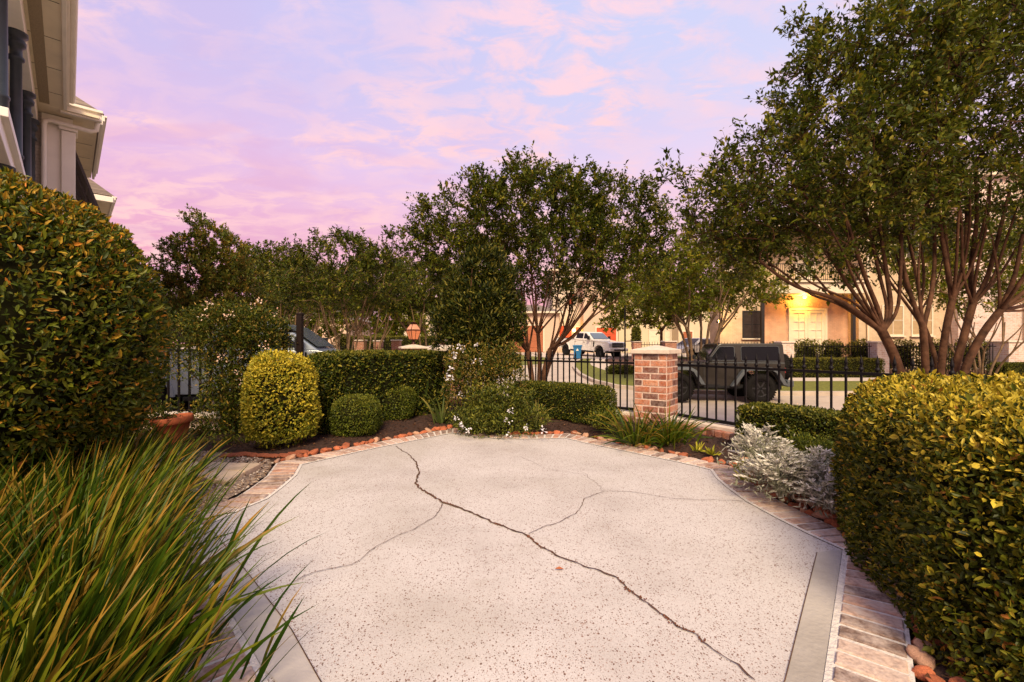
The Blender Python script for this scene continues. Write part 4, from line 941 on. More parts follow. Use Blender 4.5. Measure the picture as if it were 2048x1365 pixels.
# silver plants: lobed leaves along short stems
def silver(x, y, z0, r, h, n, label):
    root = thing('silver_plant', label, 'plant', (x, y, z0), 0, 'silver leaved plants')
    P0, T0 = [], []
    for i in range(n):
        a = random.uniform(0,6.28); rr = r*math.sqrt(random.random()); hh = h*(1-.55*(rr/r)**2)*random.uniform(.75,1.05)
        p = np.array([rr*math.cos(a), rr*math.sin(a), hh]); dr = nrm(np.array([p[0]+random.gauss(0,.06), p[1]+random.gauss(0,.06)-.03, .04+random.random()*.12])); Ll = random.uniform(.07,.11)
        sdv = nrm(np.cross(dr, [0,0,1.0])); upv = np.cross(sdv, dr)
        for k in range(7):
            f_ = k/6; b = p+dr*(f_-.5)*Ll - np.array([0,0,.25*Ll*f_*f_])
            P0.append(b); T0.append(dr)
            for sg in (-1,1):
                dd = nrm(dr*.75+sdv*sg*1.0+upv*.12); P0.append(b); T0.append(dd)
                if k in (1,2,3): P0.append(b+dd*.014); T0.append(nrm(dr*1.2+sdv*sg*.4))
    P0, T0 = np.array(P0), np.array(T0); m_ = len(P0)
    leaves('leaves', P0, T0, rng.uniform(.018,.032,m_), rng.uniform(.006,.010,m_), ML_silver, None, None, root, oval=False)
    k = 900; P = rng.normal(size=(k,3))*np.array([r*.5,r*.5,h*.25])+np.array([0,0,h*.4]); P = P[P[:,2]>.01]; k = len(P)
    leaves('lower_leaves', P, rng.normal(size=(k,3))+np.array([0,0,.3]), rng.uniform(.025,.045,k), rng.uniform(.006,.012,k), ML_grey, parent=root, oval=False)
    st = MB()
    for k in range(10):
        a = random.uniform(0,6.28); st.tube([(0,0,0),(r*.4*math.cos(a),r*.4*math.sin(a),h*.5),(r*.7*math.cos(a),r*.7*math.sin(a),h*.8)], [.007,.006,.003], 5)
    st.build('stems', ML_grey, root)
silver(1.70,3.12,.04,.20,.40,95,'rear silver white lacy plant against the box hedge')
silver(1.66,2.82,.04,.20,.30,95,'middle silver white lacy plant above the rock pile')
silver(1.88,2.78,.05,.20,.30,95,'silver white lacy plant on the right, touching the golden hedge')
silver(1.80,2.55,.05,.13,.20,40,'lowest small silver white lacy plant beside the rocks')

# ================================================================ TREES
def grow(stems, targets, step=.2, seed=1, back=.18):
    """branching skeleton: every target joins the nearest node that can reach it; returns nodes, parents
    stems: list of (points, parent stem or -1, r_base, r_tip)"""
    r = np.random.default_rng(seed)
    A = np.zeros((60000, 3)); LN = np.zeros(60000); J = np.zeros(60000, bool); par = []; rmin = []; n = 0; ends = []
    haskid = {q[1] for q in stems}
    for si, (poly, pa, ra, rb) in enumerate(stems):
        poly = np.array(poly, float); dd = np.r_[0, np.cumsum(np.linalg.norm(np.diff(poly, axis=0), axis=1))]; k = max(3, int(dd[-1]/.11))
        tt = np.linspace(0, dd[-1], k); Q = np.stack([np.interp(tt, dd, poly[:,a]) for a in range(3)], 1)
        for _ in range(3): Q[1:-1] = (Q[:-2]+2*Q[1:-1]+Q[2:])/4
        prev = ends[pa] if pa >= 0 else -1
        for q in range(0 if pa < 0 else 1, k):
            A[n] = Q[q]; par.append(prev); LN[n] = 0 if prev < 0 else LN[prev]+np.linalg.norm(A[n]-A[prev]); rmin.append(ra+(rb-ra)*q/(k-1))
            J[n] = (q > k*.45 and si not in haskid) or (pa >= 0 and q > k*.6); prev = n; n += 1
        ends.append(prev)
    endp = A[[ends[q] for q in range(len(stems)) if q not in haskid]]
    targets = np.array(targets)
    order = np.argsort([np.min(np.linalg.norm(endp-t, axis=1)) for t in targets])
    tips = []
    for ti in order:
        t = targets[ti]; d = np.linalg.norm(A[:n]-t, axis=1); c = d + back*LN[:n] + np.where(A[:n,2] > t[2]+.15, 3.0, 0) + np.where(J[:n], 0, 50)
        i = int(np.argmin(c)); L = d[i]
        if L < step*.6: continue
        k = max(1, int(round(L/step))); p0 = A[i]; pd = A[i]-A[par[i]] if par[i] >= 0 else np.array([0,0,1.0]); pd = pd/max(np.linalg.norm(pd), 1e-6)
        c1 = p0 + pd*L*.30 + np.array([0,0,L*.06]); prev = i
        for q in range(1, k+1):
            u = q/k; p = (1-u)**2*p0 + 2*u*(1-u)*c1 + u*u*t
            if q < k: p = p + r.normal(size=3)*step*.09
            A[n] = p; par.append(prev); LN[n] = LN[prev]+np.linalg.norm(p-A[prev]); J[n] = True; prev = n; n += 1
        tips.append(prev)
        if n > 59000: break
    return A[:n], np.array(par), tips, np.r_[rmin, np.zeros(n-len(rmin))]
def radii(A, par, r_tip, e=2.3):
    n = len(A); R_ = np.zeros(n); ch = np.zeros(n)
    acc = np.zeros(n)
    for i in range(n-1, -1, -1):
        R_[i] = max(r_tip, acc[i]**(1/e)) if acc[i] > 0 else r_tip
        if par[i] >= 0: acc[par[i]] += R_[i]**e
    return R_
def tubes(name, A0, A1, r0, r1, sides, m, parent):
    D = nrm(A1-A0); U = nrm(np.cross(D, np.where(np.abs(D[:,2:3]) > .9, np.array([[1.0,0,0]]), np.array([[0,0,1.0]])))); W = np.cross(D, U)
    an = np.arange(sides)*2*np.pi/sides; ring = U[:,None]*np.cos(an)[None,:,None]+W[:,None]*np.sin(an)[None,:,None]
    B0 = A0 - D*r0[:,None]*.35; B1 = A1 + D*r1[:,None]*.35
    V = np.concatenate([B0[:,None]+ring*r0[:,None,None], B1[:,None]+ring*r1[:,None,None]], 1).reshape(-1,3)
    k = np.arange(sides); FC = np.stack([k, (k+1)%sides, (k+1)%sides+sides, k+sides], 1)
    return np_mesh(name, V, (np.arange(len(A0))[:,None,None]*2*sides+FC[None]).reshape(-1,4), 4, m, None, parent, smooth=True)
def tree(name, label, cat, base, blobs, n_stem, fork_h, fork_r, n_t, n_leaf, L, W, mleaf, mbark, seed, r_tip=.0035, twl=.3, group=None, step=.2, shell=.45, base_r=.1, e=2.3, lean=(0,0), tipp=.1, ntw=4, oval=False, thick=1.0, stemends=None, rmax=.12):
    root = thing(name, label, cat, tuple(base), 0, group); base = np.array(base, float)
    r = np.random.default_rng(seed); vol = np.array([b[1][0]*b[1][1]*b[1][2] for b in blobs])**.8; pick = r.choice(len(blobs), n_t, p=vol/vol.sum())
    T = np.zeros((n_t,3))
    for i, q in enumerate(pick):
        c, rad = blobs[q]; v = r.normal(size=3); v /= np.linalg.norm(v); u = r.random()**(1/3*(1-shell)+1e-3); u = r.random()**(.33*(1-shell)+.02)
        T[i] = np.array(c)-base + v*u*np.array(rad)
    T = T[T[:,2] > fork_h*.8]
    stems = []
    if stemends:      # explicit skeleton, points relative to the base
        stems = [([tuple(np.array(p)-base) for p in pl], pa, ra, rb) for pl, pa, ra, rb in stemends]
    else:
        for k in range(n_stem):
            a = 2*math.pi*(k+r.uniform(-.3,.3))/n_stem; hh_ = fork_h*r.uniform(.75,1.05); ex, ey = fork_r*math.cos(a)*r.uniform(.6,1.2)+lean[0], fork_r*math.sin(a)*r.uniform(.6,1.2)+lean[1]
            bx, by = base_r*math.cos(a), base_r*math.sin(a); w1, w2 = r.normal(0,.05,2)
            pl = [(bx+(ex-bx)*u**1.35+w1*math.sin(u*5), by+(ey-by)*u**1.35+w2*math.sin(u*4), hh_*u) for u in np.linspace(0,1,8)]
            stems.append((pl, -1, rmax*.62, rmax*.45))
        if n_stem > 1:
            for k in range(n_stem):
                e0 = np.array(stems[k][0][-1]); 
                for q in range(3):
                    a = math.atan2(e0[1], e0[0])+r.uniform(-1.1,1.1); L_ = fork_h*r.uniform(.45,.8); sp_ = r.uniform(.15,.75)
                    e1 = e0+np.array([math.cos(a)*sp_*L_, math.sin(a)*sp_*L_, L_]); m1_ = (e0+e1)/2+np.array([math.cos(a),math.sin(a),0])*.06*L_
                    stems.append(([tuple(e0), tuple(m1_), tuple(e1)], k, rmax*.36, rmax*.2))
    A, par, tips, RM = grow(stems, T, step, seed, .16)
    R_ = np.maximum(np.minimum(radii(A, par, r_tip, e)*thick, rmax), RM); ok = par >= 0; c = np.where(ok)[0]; p = par[c]
    r0 = np.minimum(R_[p], R_[c]*1.35)
    big = R_[c] > .012
    tubes('trunk', A[p][big], A[c][big], r0[big], R_[c][big], 8, mbark, root)
    if (~big).any(): tubes('branches', A[p][~big], A[c][~big], r0[~big], R_[c][~big], 4, mbark, root)
    # leafy twiglets
    tips = np.array(tips); k = len(tips); per = max(1, n_leaf//max(1, k*ntw))
    tp = np.repeat(A[tips], ntw, 0); td = np.repeat(nrm(A[tips]-A[par[tips]]), ntw, 0)
    cen = A[tips].mean(0); outw = nrm(tp-cen)
    dd = nrm(td*.5+outw*.35+r.normal(size=tp.shape)*.6+np.array([0,0,.25])); ll = twl*r.uniform(.5,1.25,len(tp)); st0 = tp - np.repeat(nrm(A[tips]-A[par[tips]]),ntw,0)*(r.random((len(tp),1))*step*1.2)
    tubes('twigs', st0, st0+dd*ll[:,None], np.full(len(tp), r_tip*.7), np.full(len(tp), r_tip*.35), 3, mbark, root)
    n = len(tp)*per; idx = np.repeat(np.arange(len(tp)), per); u = r.random(n)*.95+.1
    P = st0[idx]+dd[idx]*(ll[idx]*u)[:,None]+r.normal(size=(n,3))*.012
    D = dd[idx]*.6+r.normal(size=(n,3))*.75+np.array([0,0,.05])
    clump = (r.random(len(tp))*.55)[idx]+r.random(n)*.45
    tipv = np.where(r.random(n) < tipp, r.uniform(.3,1,n), 0)
    leaves('crown', P, D, r.uniform(*L,n), r.uniform(*W,n), mleaf, clump, tipv, root, oval)
    return root
def blob(px, py, rx, ry, d, dy=0, ky=1.0): 
    return (at(px, py, d)+np.array([0,dy,0]), (rx/F*d, rx/F*d*ky, ry/F*d))
def skel(d, rows):
    """rows: (pixel points with depth offset, parent, r0, r1)"""
    q = random.Random(5); rows = [(pl, pa, ra*(.80 if pa < 0 else .72), rb*(.80 if pa < 0 else .72)) for pl, pa, ra, rb in rows]; ex = []
    for pl, pa, ra, rb in rows:
        if pa < 0: continue
        for _ in range(2):
            a, b = q.uniform(-45,45)*8.5/d, q.uniform(-.45,.45); n_ = len(pl)-1
            ex.append(([pl[0]]+[(x+a*(k+1)/n_, y+q.uniform(-8,14), z+b*(k+1)/n_) for k, (x, y, z) in enumerate(pl[1:])], pa, ra*.62, rb*.62))
    rows = rows+ex
    return [([at(px, py, d+dy) for px, py, dy in pl], pa, ra, rb) for pl, pa, ra, rb in rows]
# centre crape myrtle
d = 8.5; bx = at(1076,0,d)[0]
sk = skel(d, [
  ([(1066,892,0),(1068,800,0),(1062,742,0),(1056,705,.05)], -1, .070, .060),
  ([(1082,892,.05),(1080,800,.05),(1088,742,.05),(1100,700,.1)], -1, .070, .058),
  ([(1074,892,-.05),(1077,780,-.1),(1080,720,-.15),(1076,668,-.2)], -1, .055, .042),
  ([(1088,892,.1),(1086,770,.25),(1106,705,.4),(1130,665,.5)], -1, .055, .042),
  ([(1056,705,.05),(1040,670,0),(1022,635,-.1),(1010,590,-.2)], 0, .042, .022), ([(1056,705,.05),(1052,665,.1),(1046,620,.2),(1042,570,.3)], 0, .045, .022),
  ([(1056,705,.05),(1025,672,.3),(985,640,.6)], 0, .030, .016),
  ([(1100,700,.1),(1132,672,0),(1158,635,-.1),(1190,590,-.2)], 1, .045, .022), ([(1100,700,.1),(1120,660,.2),(1132,610,.3),(1150,560,.4)], 1, .042, .020),
  ([(1100,700,.1),(1142,678,.1),(1185,630,.1),(1215,590,.2)], 1, .036, .018),
  ([(1076,668,-.2),(1068,620,-.3),(1062,560,-.4)], 2, .032, .018), ([(1076,668,-.2),(1086,620,-.3),(1098,560,-.3)], 2, .032, .018),
  ([(1130,665,.5),(1165,630,.6),(1200,580,.8)], 3, .030, .016), ([(1130,665,.5),(1142,620,.6),(1128,560,.8)], 3, .030, .016), ([(1076,668,-.2),(1108,630,-.5),(1160,580,-.8)], 2, .026, .014), ([(1056,705,.05),(1030,640,-.4),(980,590,-.8)], 0, .026, .014)])
tree('crape_myrtle', 'wide vase shaped crape myrtle beyond the fence at the centre', 'tree', (bx, d, gzf(bx,d)-.02),
    [blob(1080,425,150,75,d), blob(950,445,120,62,d), blob(1215,440,120,72,d), blob(1040,380,120,40,d), blob(1180,390,85,36,d), blob(1130,500,170,70,d,.3), blob(940,525,110,60,d,.2), blob(1240,520,95,65,d), blob(850,478,75,26,d), blob(815,470,42,14,d), blob(880,450,60,34,d), blob(1300,450,50,50,d), blob(890,510,80,40,d), blob(1130,580,110,25,d,.8), blob(1080,352,50,18,d), blob(970,365,36,20,d), blob(1215,360,26,14,d)],
    6, 1.75, .55, 1000, 74000, (.04,.080), (.022,.038), ML_tree, mat_bark, 5, twl=.28, base_r=.13, rmax=.075, ntw=5, stemends=sk)
# right pair of big trees
d = 5.9; bx = at(1828,0,d)[0]
big = [blob(1640,330,210,120,d), blob(1520,400,150,90,d), blob(1750,200,190,130,d), blob(1850,90,160,90,d), blob(1620,180,75,70,d), blob(1440,420,85,55,d), blob(1680,450,170,60,d,.3), blob(1550,470,120,60,d), blob(1700,60,70,50,d), blob(1420,490,65,45,d), blob(1365,360,55,22,d), blob(1330,345,26,12,d), blob(1565,260,40,30,d), blob(1800,380,170,110,d,.6), blob(1640,100,45,60,d), blob(1590,60,26,40,d), blob(1600,520,110,40,d,.2), blob(1720,520,90,45,d,.7)]
sk = skel(d, [
  ([(1832,1000,0),(1822,860,0),(1806,765,0),(1785,700,0),(1765,665,0)], -1, .085, .068),
  ([(1850,1000,.1),(1852,860,.1),(1852,745,.1),(1846,655,.1)], -1, .060, .052),
  ([(1765,665,0),(1735,640,-.05),(1700,612,-.1),(1655,590,-.15),(1610,583,-.2),(1565,560,-.25),(1520,522,-.3)], 0, .050, .022),
  ([(1765,665,0),(1745,630,0),(1715,600,.05),(1690,560,.1),(1655,505,.2)], 0, .046, .022),
  ([(1765,665,0),(1760,625,0),(1735,570,-.1),(1712,500,-.2),(1690,430,-.3)], 0, .046, .022),
  ([(1765,665,0),(1785,625,.1),(1775,560,.1),(1765,490,.2),(1750,400,.2)], 0, .044, .024),
  ([(1846,655,.1),(1825,605,.1),(1808,545,.1),(1800,470,.1)], 1, .044, .024), ([(1846,655,.1),(1862,600,.2),(1870,530,.3),(1868,440,.4)], 1, .044, .024),
  ([(1690,560,.1),(1640,500,0),(1590,450,-.1)], 3, .024, .014), ([(1712,500,-.2),(1650,440,-.4),(1600,380,-.5)], 4, .024, .014)])
sk[8] = ([sk[3][0][-1]] + sk[8][0][1:],) + sk[8][1:]; sk[9] = ([sk[4][0][-1]] + sk[9][0][1:],) + sk[9][1:]
tree('crape_myrtle', 'big leaning crape myrtle forking low behind the golden hedge', 'tree', (bx, d, gzf(bx,d)),
    big, 4, 1.5, .5, 1000, 54000, (.045,.080), (.022,.036), ML_tree, mat_bark, 11, twl=.32, rmax=.085, ntw=5, group='big crape myrtles at the right', stemends=sk)
d = 6.1; bx = at(1905,0,d)[0]
sk = skel(d, [
  ([(1892,1000,0),(1880,850,0),(1880,745,0),(1892,655,0),(1905,600,0)], -1, .062, .050),
  ([(1904,1000,.1),(1900,850,.1),(1908,745,.1),(1930,665,.1),(1945,610,.1)], -1, .068, .055),
  ([(1918,1000,-.1),(1915,850,-.1),(1925,745,-.1),(1965,665,-.1),(2000,622,-.1)], -1, .066, .055),
  ([(1898,1000,.2),(1895,850,.25),(1878,745,.3),(1860,680,.35),(1838,630,.4)], -1, .046, .036),
  ([(1905,600,0),(1895,540,0),(1880,450,0),(1870,350,.1)], 0, .044, .024), ([(1905,600,0),(1925,540,.1),(1935,450,.2),(1930,350,.3)], 0, .044, .024),
  ([(1945,610,.1),(1940,540,.1),(1955,440,.1),(1950,330,.1)], 1, .046, .024), ([(1945,610,.1),(1975,560,.1),(1995,480,.1),(2020,380,.1)], 1, .044, .024),
  ([(2000,622,-.1),(2050,585,-.1),(2100,530,-.1)], 2, .046, .024), ([(2000,622,-.1),(2030,560,-.2),(2045,470,-.2)], 2, .044, .024), ([(2000,622,-.1),(2060,610,.1),(2130,570,.2)], 2, .036, .02),
  ([(1838,630,.4),(1810,570,.5),(1790,500,.6)], 3, .03, .016), ([(1838,630,.4),(1850,560,.5),(1840,480,.6)], 3, .03, .016)])
tree('crape_myrtle', 'big crape myrtle of several upright trunks at the right frame edge', 'tree', (bx, d, gzf(bx,d)),
    [blob(1900,200,190,170,d), blob(2050,150,190,160,d), blob(1950,350,180,110,d), blob(2100,350,170,150,d), blob(1880,60,130,90,d), blob(2000,440,170,60,d,.4), blob(1800,410,110,60,d,.5), blob(2100,30,200,80,d)],
    6, 1.7, .6, 850, 46000, (.045,.080), (.022,.036), ML_tree, mat_bark, 12, twl=.32, rmax=.085, ntw=5, group='big crape myrtles at the right', stemends=sk)
# mid right crape myrtle on the verge (lighter)
d = 17.5; bx = at(1400,0,d)[0]
tree('crape_myrtle', 'lighter green crape myrtle with pale trunks on the verge behind the off-roader', 'tree', (bx, d, gzf(bx,d)+.1),
    [blob(1400,545,110,50,d), blob(1310,580,70,45,d), blob(1490,580,80,38,d), blob(1420,500,80,35,d), blob(1400,600,90,25,d), blob(1535,590,35,20,d)],
    7, 2.3, .8, 420, 26000, (.09,.15), (.045,.07), ML_treelt, mat_bark_pale, 21, twl=.5, step=.35, r_tip=.007, rmax=.10, base_r=.2)
d = 30; bx = at(1322,0,d)[0]
tree('street_tree', 'rounded green street tree on a single trunk beyond the pillar cap', 'tree', (bx, d, gzf(bx,d)),
    [blob(1310,570,90,60,d), blob(1250,600,60,45,d), blob(1370,600,60,45,d), blob(1240,640,40,25,d), blob(1320,620,80,30,d)],
    1, 2.6, .1, 380, 22000, (.13,.22), (.07,.11), ML_treelt, mat_bark, 22, twl=.6, step=.5, r_tip=.012, rmax=.16, base_r=.01)
d = 17.2; bx = at(1965,0,d)[0]
tree('crape_myrtle', 'light green crape myrtle with thin pale stems across the street at the right edge', 'tree', (bx, d, gzf(bx,d)+.1),
    [blob(1930,560,110,55,d), blob(2020,520,90,70,d), blob(1860,530,80,50,d), blob(1950,470,100,50,d)],
    6, 1.6, .9, 330, 20000, (.09,.15), (.045,.07), ML_treelt, mat_bark_pale, 23, twl=.5, step=.35, r_tip=.007, rmax=.07, base_r=.25)
# left row of crape myrtles behind the drive
def crape_far(px, d, top, rx, seed, label, n_t=330, nl=20000, m=ML_tree, mb=mat_bark_pale, hw=.5, bot=620):
    bx = at(px,0,d)[0]; h = bot-top; cy = (top+bot)/2
    bl = [blob(px,cy,rx*.8,h*.42,d), blob(px-rx*.5,cy+h*.1,rx*.5,h*.33,d), blob(px+rx*.5,cy+h*.08,rx*.5,h*.35,d), blob(px+rx*.1,top+h*.22,rx*.5,h*.2,d), blob(px,bot-h*.12,rx*.7,h*.15,d)]
    s = d/18
    return tree('crape_myrtle', label, 'tree', (bx, d, gzf(bx,d)), bl, 7, 1.9*hw*2, .55*s, n_t, nl, (.075*s,.125*s), (.038*s,.06*s), m, mb, seed, twl=.42*s, step=.3*s, r_tip=.007*s, rmax=.07*s, base_r=.2, group='crape myrtles along the far left street')
crape_far(690, 17, 462, 150, 31, 'tallest crape myrtle of the far left row, stems fanning right of the post', 460, 30000)
crape_far(560, 21, 488, 100, 32, 'crape myrtle of the far left row behind the windshield of the silver pickup', 300, 17000)
crape_far(742, 24, 505, 90, 33, 'crape myrtle of the far left row with pale stems beside a stone pillar', 300, 17000)
crape_far(850, 25, 520, 85, 34, 'crape myrtle of the far left row standing right behind the lantern', 300, 17000)
crape_far(600, 30, 520, 80, 35, 'hazier crape myrtle at the back of the far left row', 240, 12000, ML_treelt)
# pointed evergreen behind the vine
d = 12; bx = at(415,0,d)[0]
tree('pointed_evergreen', 'tall pointed evergreen tree with bronze tinted leaves behind the flowering vine', 'tree', (bx, d, gzf(bx,d)),
    [blob(395,440,22,30,d), blob(415,490,50,42,d), blob(372,500,40,30,d), blob(430,470,30,28,d), blob(450,520,50,40,d), blob(385,540,75,45,d), blob(470,580,70,60,d), blob(380,600,80,50,d), blob(430,640,100,50,d), blob(350,640,60,50,d), blob(500,545,25,35,d)],
    1, 2.0, .05, 700, 62000, (.05,.09), (.022,.04), leafmat('bronze_leaf', [(0,(0.034,0.060,0.008)), (.5,(0.119,0.145,0.019)), (.85,(0.289,0.221,0.033)), (1,(0.578,0.306,0.052))], (.3,.14,.03)), mat_bark, 41, twl=.28, step=.28, r_tip=.006, rmax=.13, base_r=.01, shell=.2)
# dark masses further off
def broad(px, d, top, rx, bot, seed, label, m, n_t=260, nl=15000, group='background trees'):
    bx = at(px,0,d)[0]; h = bot-top; cy=(top+bot)/2; s = d/30
    tree('broad_tree', label, 'tree', (bx,d,gzf(bx,d)), [blob(px,cy,rx,h*.45,d,0,.7), blob(px-rx*.45,cy+h*.1,rx*.55,h*.36,d,0,.7), blob(px+rx*.45,cy+h*.1,rx*.55,h*.36,d,0,.7)], 1, 2.4, .1, n_t, nl, (.14*s,.24*s), (.07*s,.12*s), m, mat_bark, seed, twl=.6*s, step=.6*s, r_tip=.012, rmax=.2, base_r=.01, shell=.3, group=group)
broad(500, 38, 482, 70, 680, 51, 'dark broad tree filling the gap between the pointed evergreen and the crape row', ML_tree)
broad(640, 46, 520, 110, 680, 52, 'broad tree at the back of the left street behind the tallest crape myrtle', ML_treelt)
broad(830, 48, 548, 90, 690, 53, 'broad tree in front of the white far house above the lantern', ML_treelt)
broad(940, 36, 540, 60, 690, 54, 'dark broad tree showing just behind the tall evergreen bush', ML_tree)
broad(335, 40, 560, 90, 700, 55, 'dark broad tree behind the dome bush beside the tan townhouse', ML_tree)
broad(1840, 45, 470, 130, 640, 56, 'light green broad tree far behind the big crape trunks', ML_treelt)

n = 26000; az = rng.uniform(R(-62), R(66), n); dist = rng.uniform(74, 92, n); hmax = 5.2+2.0*np.sin(az*13)+1.4*np.sin(az*31+1)+.8*np.sin(az*77)
P = np.stack([np.sin(az)*dist, np.cos(az)*dist, .2+hmax*rng.random(n)**.75], 1)
o = leaves('distant_treeline', P, rng.normal(size=(n,3)), rng.uniform(.5,1.1,n), rng.uniform(.35,.7,n), ML_tree, oval=False); tag(o, kind='stuff')

# ================================================================ VEHICLES
def paint(name, c, rough=.3, coat=.6): return mat(name, c, rough, var=.03, coat=coat, spec=.3)
def arc(cx, cz, r, a0, a1, n=9): return [(cx+r*math.cos(R(a0+(a1-a0)*i/n)), cz+r*math.sin(R(a0+(a1-a0)*i/n))) for i in range(n+1)]
def wheel(parent, x, y, r, wd, side, name='wheel', rimm=None, mud=True):
    M = Matrix.Rotation(R(90), 3, 'X') if side < 0 else Matrix.Rotation(R(-90), 3, 'X')
    wv = bpy.data.objects.new(name, None); C.objects.link(wv); wv.parent = parent; wv.location = (x, y, r)
    t_ = MB(); t_.lathe([(r*.56,-wd/2),(r*.80,-wd/2),(r*.95,-wd*.42),(r,-wd*.3),(r,wd*.3),(r*.95,wd*.42),(r*.80,wd/2),(r*.58,wd*.5),(r*.55,wd*.3)], 40, M=M)
    if mud:
        for k in range(36):
            a = k/36*2*math.pi
            for z_ in (-.25,.25):
                c = M @ Vector((r*math.cos(a+.08*(z_>0)), r*math.sin(a+.08*(z_>0)), wd*z_)); q = Matrix.Rotation(a, 3, 'Z')
                t_.box(c, (.03, .045*r/.45, wd*.4), M=M @ q)
    t_.build('tyre', mat_tyre, wv)
    rm = MB(); rm.lathe([(.0,wd*.30),(r*.16,wd*.30),(r*.18,wd*.20),(r*.42,wd*.12),(r*.5,wd*.22),(r*.56,wd*.42),(r*.57,wd*.3),(r*.55,wd*.1),(r*.54,-wd*.4)], 30, M=M)
    for k in range(6):
        a = k/6*2*math.pi; c = M @ Vector((r*.33*math.cos(a), r*.33*math.sin(a), wd*.25)); rm.box(c, (r*.44, r*.10, wd*.12), M=M @ Matrix.Rotation(a, 3, 'Z'))
    rm.build('rim', rimm or mat_rim, wv); return wv
def side_quad(mb, pts, yf, off=.006, side=1):
    """glass or trim lying on the body side; pts (x,z); yf(x,z) half width"""
    vs = [(x, side*(yf(x,z)+off), z) for x, z in pts]; mb.add(vs, [tuple(range(len(vs)))])
def round_poly(pts, r, n=3):
    out_ = []; m_ = len(pts)
    for i in range(m_):
        p0, p, p1 = (np.array(pts[(i-1)%m_]), np.array(pts[i]), np.array(pts[(i+1)%m_])); a_ = p+(p0-p)/np.linalg.norm(p0-p)*min(r, np.linalg.norm(p0-p)/2.1); b_ = p+(p1-p)/np.linalg.norm(p1-p)*min(r, np.linalg.norm(p1-p)/2.1)
        for k in range(n+1): u = k/n; out_.append(tuple((1-u)**2*a_+2*u*(1-u)*p+u*u*b_))
    return out_

# --- dark two-door off-roader
ml = Vector((6.92, 15.0, 0)); jz = gzf(ml.x, 15.0)
jeep = thing('off_road_vehicle', 'dark olive two door off-roader with spare wheel parked in the street behind the fence', 'off-roader', (ml.x, 15.0, jz), R(180-7))
pj = mat('olive_paint', (.016,.013,.008), .38, var=.06, coat=.12); pf = mat('grey_flare', (.075,.085,.09), .5, var=.08)
wr, ax0, ax1 = .45, -.85, 1.57
body = [(-1.62,.62),(-1.62,1.22),(.72,1.25),(.84,1.22),(2.1,1.13),(2.16,1.0),(2.16,.62)]+arc(ax1,.50,.56,12,168)+[(ax1-.60,.50),(ax0+.62,.50)]+arc(ax0,.50,.56,0,165)
wf = lambda x, z: 1.0 if x < .8 else 1-(x-.8)*.16
MB().prism(body, -.76, .76, wf=wf).build('body', pj, jeep, bevel=.018)
cabw = lambda x, z: 1-(max(z,1.22)-1.22)*.17
MB().prism([(-1.62,1.22),(-1.60,1.80),(-1.52,1.84),(.24,1.84),(.34,1.80),(.72,1.25)], -.755, .755, wf=cabw).build('hard_top', pj, jeep, bevel=.03)
yw = lambda x, z: .755*cabw(x, z)
for sd_ in (-1, 1):
    g1, g2, tr = MB(), MB(), MB()
    side_quad(g1, round_poly([(.62,1.31),(.30,1.74),(-.14,1.74),(-.14,1.31)], .05), yw, .006, sd_)
    side_quad(g2, round_poly([(-.34,1.29),(-.34,1.75),(-1.46,1.75),(-1.46,1.29)], .07), yw, .006, sd_)
    g1.build('door_window', mat_glass, jeep, recalc=False); g2.build('rear_window', mat_glass, jeep, recalc=False)
    pw = round_poly([(.62,1.31),(.30,1.74),(-.14,1.74),(-.14,1.31)], .05); pw2 = round_poly([(-.34,1.29),(-.34,1.75),(-1.46,1.75),(-1.46,1.29)], .07)
    for pp in (pw, pw2):
        P3 = [(x, sd_*(yw(x,z)+.008), z) for x, z in pp]; tr.tube(P3+[P3[0]], .009, 5, caps=False)
    tr.tube([(.55,sd_*.762,1.245),(-1.6,sd_*.762,1.23)], .012, 6)
    tr.tube([(-.24,sd_*.762,1.2),(-.26,sd_*.765,.62)], .004, 4); tr.tube([(.78,sd_*.762,1.2),(.78,sd_*.765,.60)], .004, 4)
    tr.build('trim', mat_chrome if False else pf, jeep)
    hd = MB(); hd.box((-.08, sd_*.775, 1.12), (.14,.02,.035)); hd.build('door_handle', mat_dark, jeep)
    sl = MB(); sl.box((.16, sd_*.70, .50), (1.25,.10,.10)); sl.build('side_step', mat_dark, jeep)
    for cx_, nm in ((ax0,'fender_flare'), (ax1,'fender_flare')):
        inn = [(cx_+.72,.52),(cx_+.44,.94),(cx_+.34,1.0),(cx_-.34,1.0),(cx_-.44,.94),(cx_-.66,.56)]; ou = [(cx_+.86,.52),(cx_+.53,1.00),(cx_+.38,1.10),(cx_-.38,1.10),(cx_-.53,1.02),(cx_-.80,.56)]
        fm = MB()
        for k in range(5):
            q = [inn[k], inn[k+1], ou[k+1], ou[k]]; y0, y1 = sd_*.72, sd_*.93
            fm.add([(x,y0,z) for x,z in q]+[(x,y1*(1 if j<2 else .985),z-(.0 if j<2 else .02)) for j,(x,z) in enumerate(q)], [(0,1,2,3),(7,6,5,4),(0,4,5,1),(1,5,6,2),(2,6,7,3),(3,7,4,0)])
        fm.build(nm, pf, jeep, bevel=.012)
    mr = MB(); mr.box((.64, sd_*.90, 1.36), (.09,.16,.15)); mr.box((.64, sd_*.80, 1.30), (.04,.12,.04)); mr.build('side_mirror', mat_dark, jeep, bevel=.015)
    for cx_ in (ax0, ax1): wheel(jeep, cx_, sd_*.80, wr, .27, sd_)
    MB().box((-1.635, sd_*.66, 1.0), (.05,.11,.16)).build('tail_light', mat('tail_red', (.25,.01,.01), .3), jeep, bevel=.01)
MB().prism([(.365,1.80),(.695,1.30),(.705,1.305),(.375,1.81)], -.62, .62).build('windshield', mat_glass, jeep)
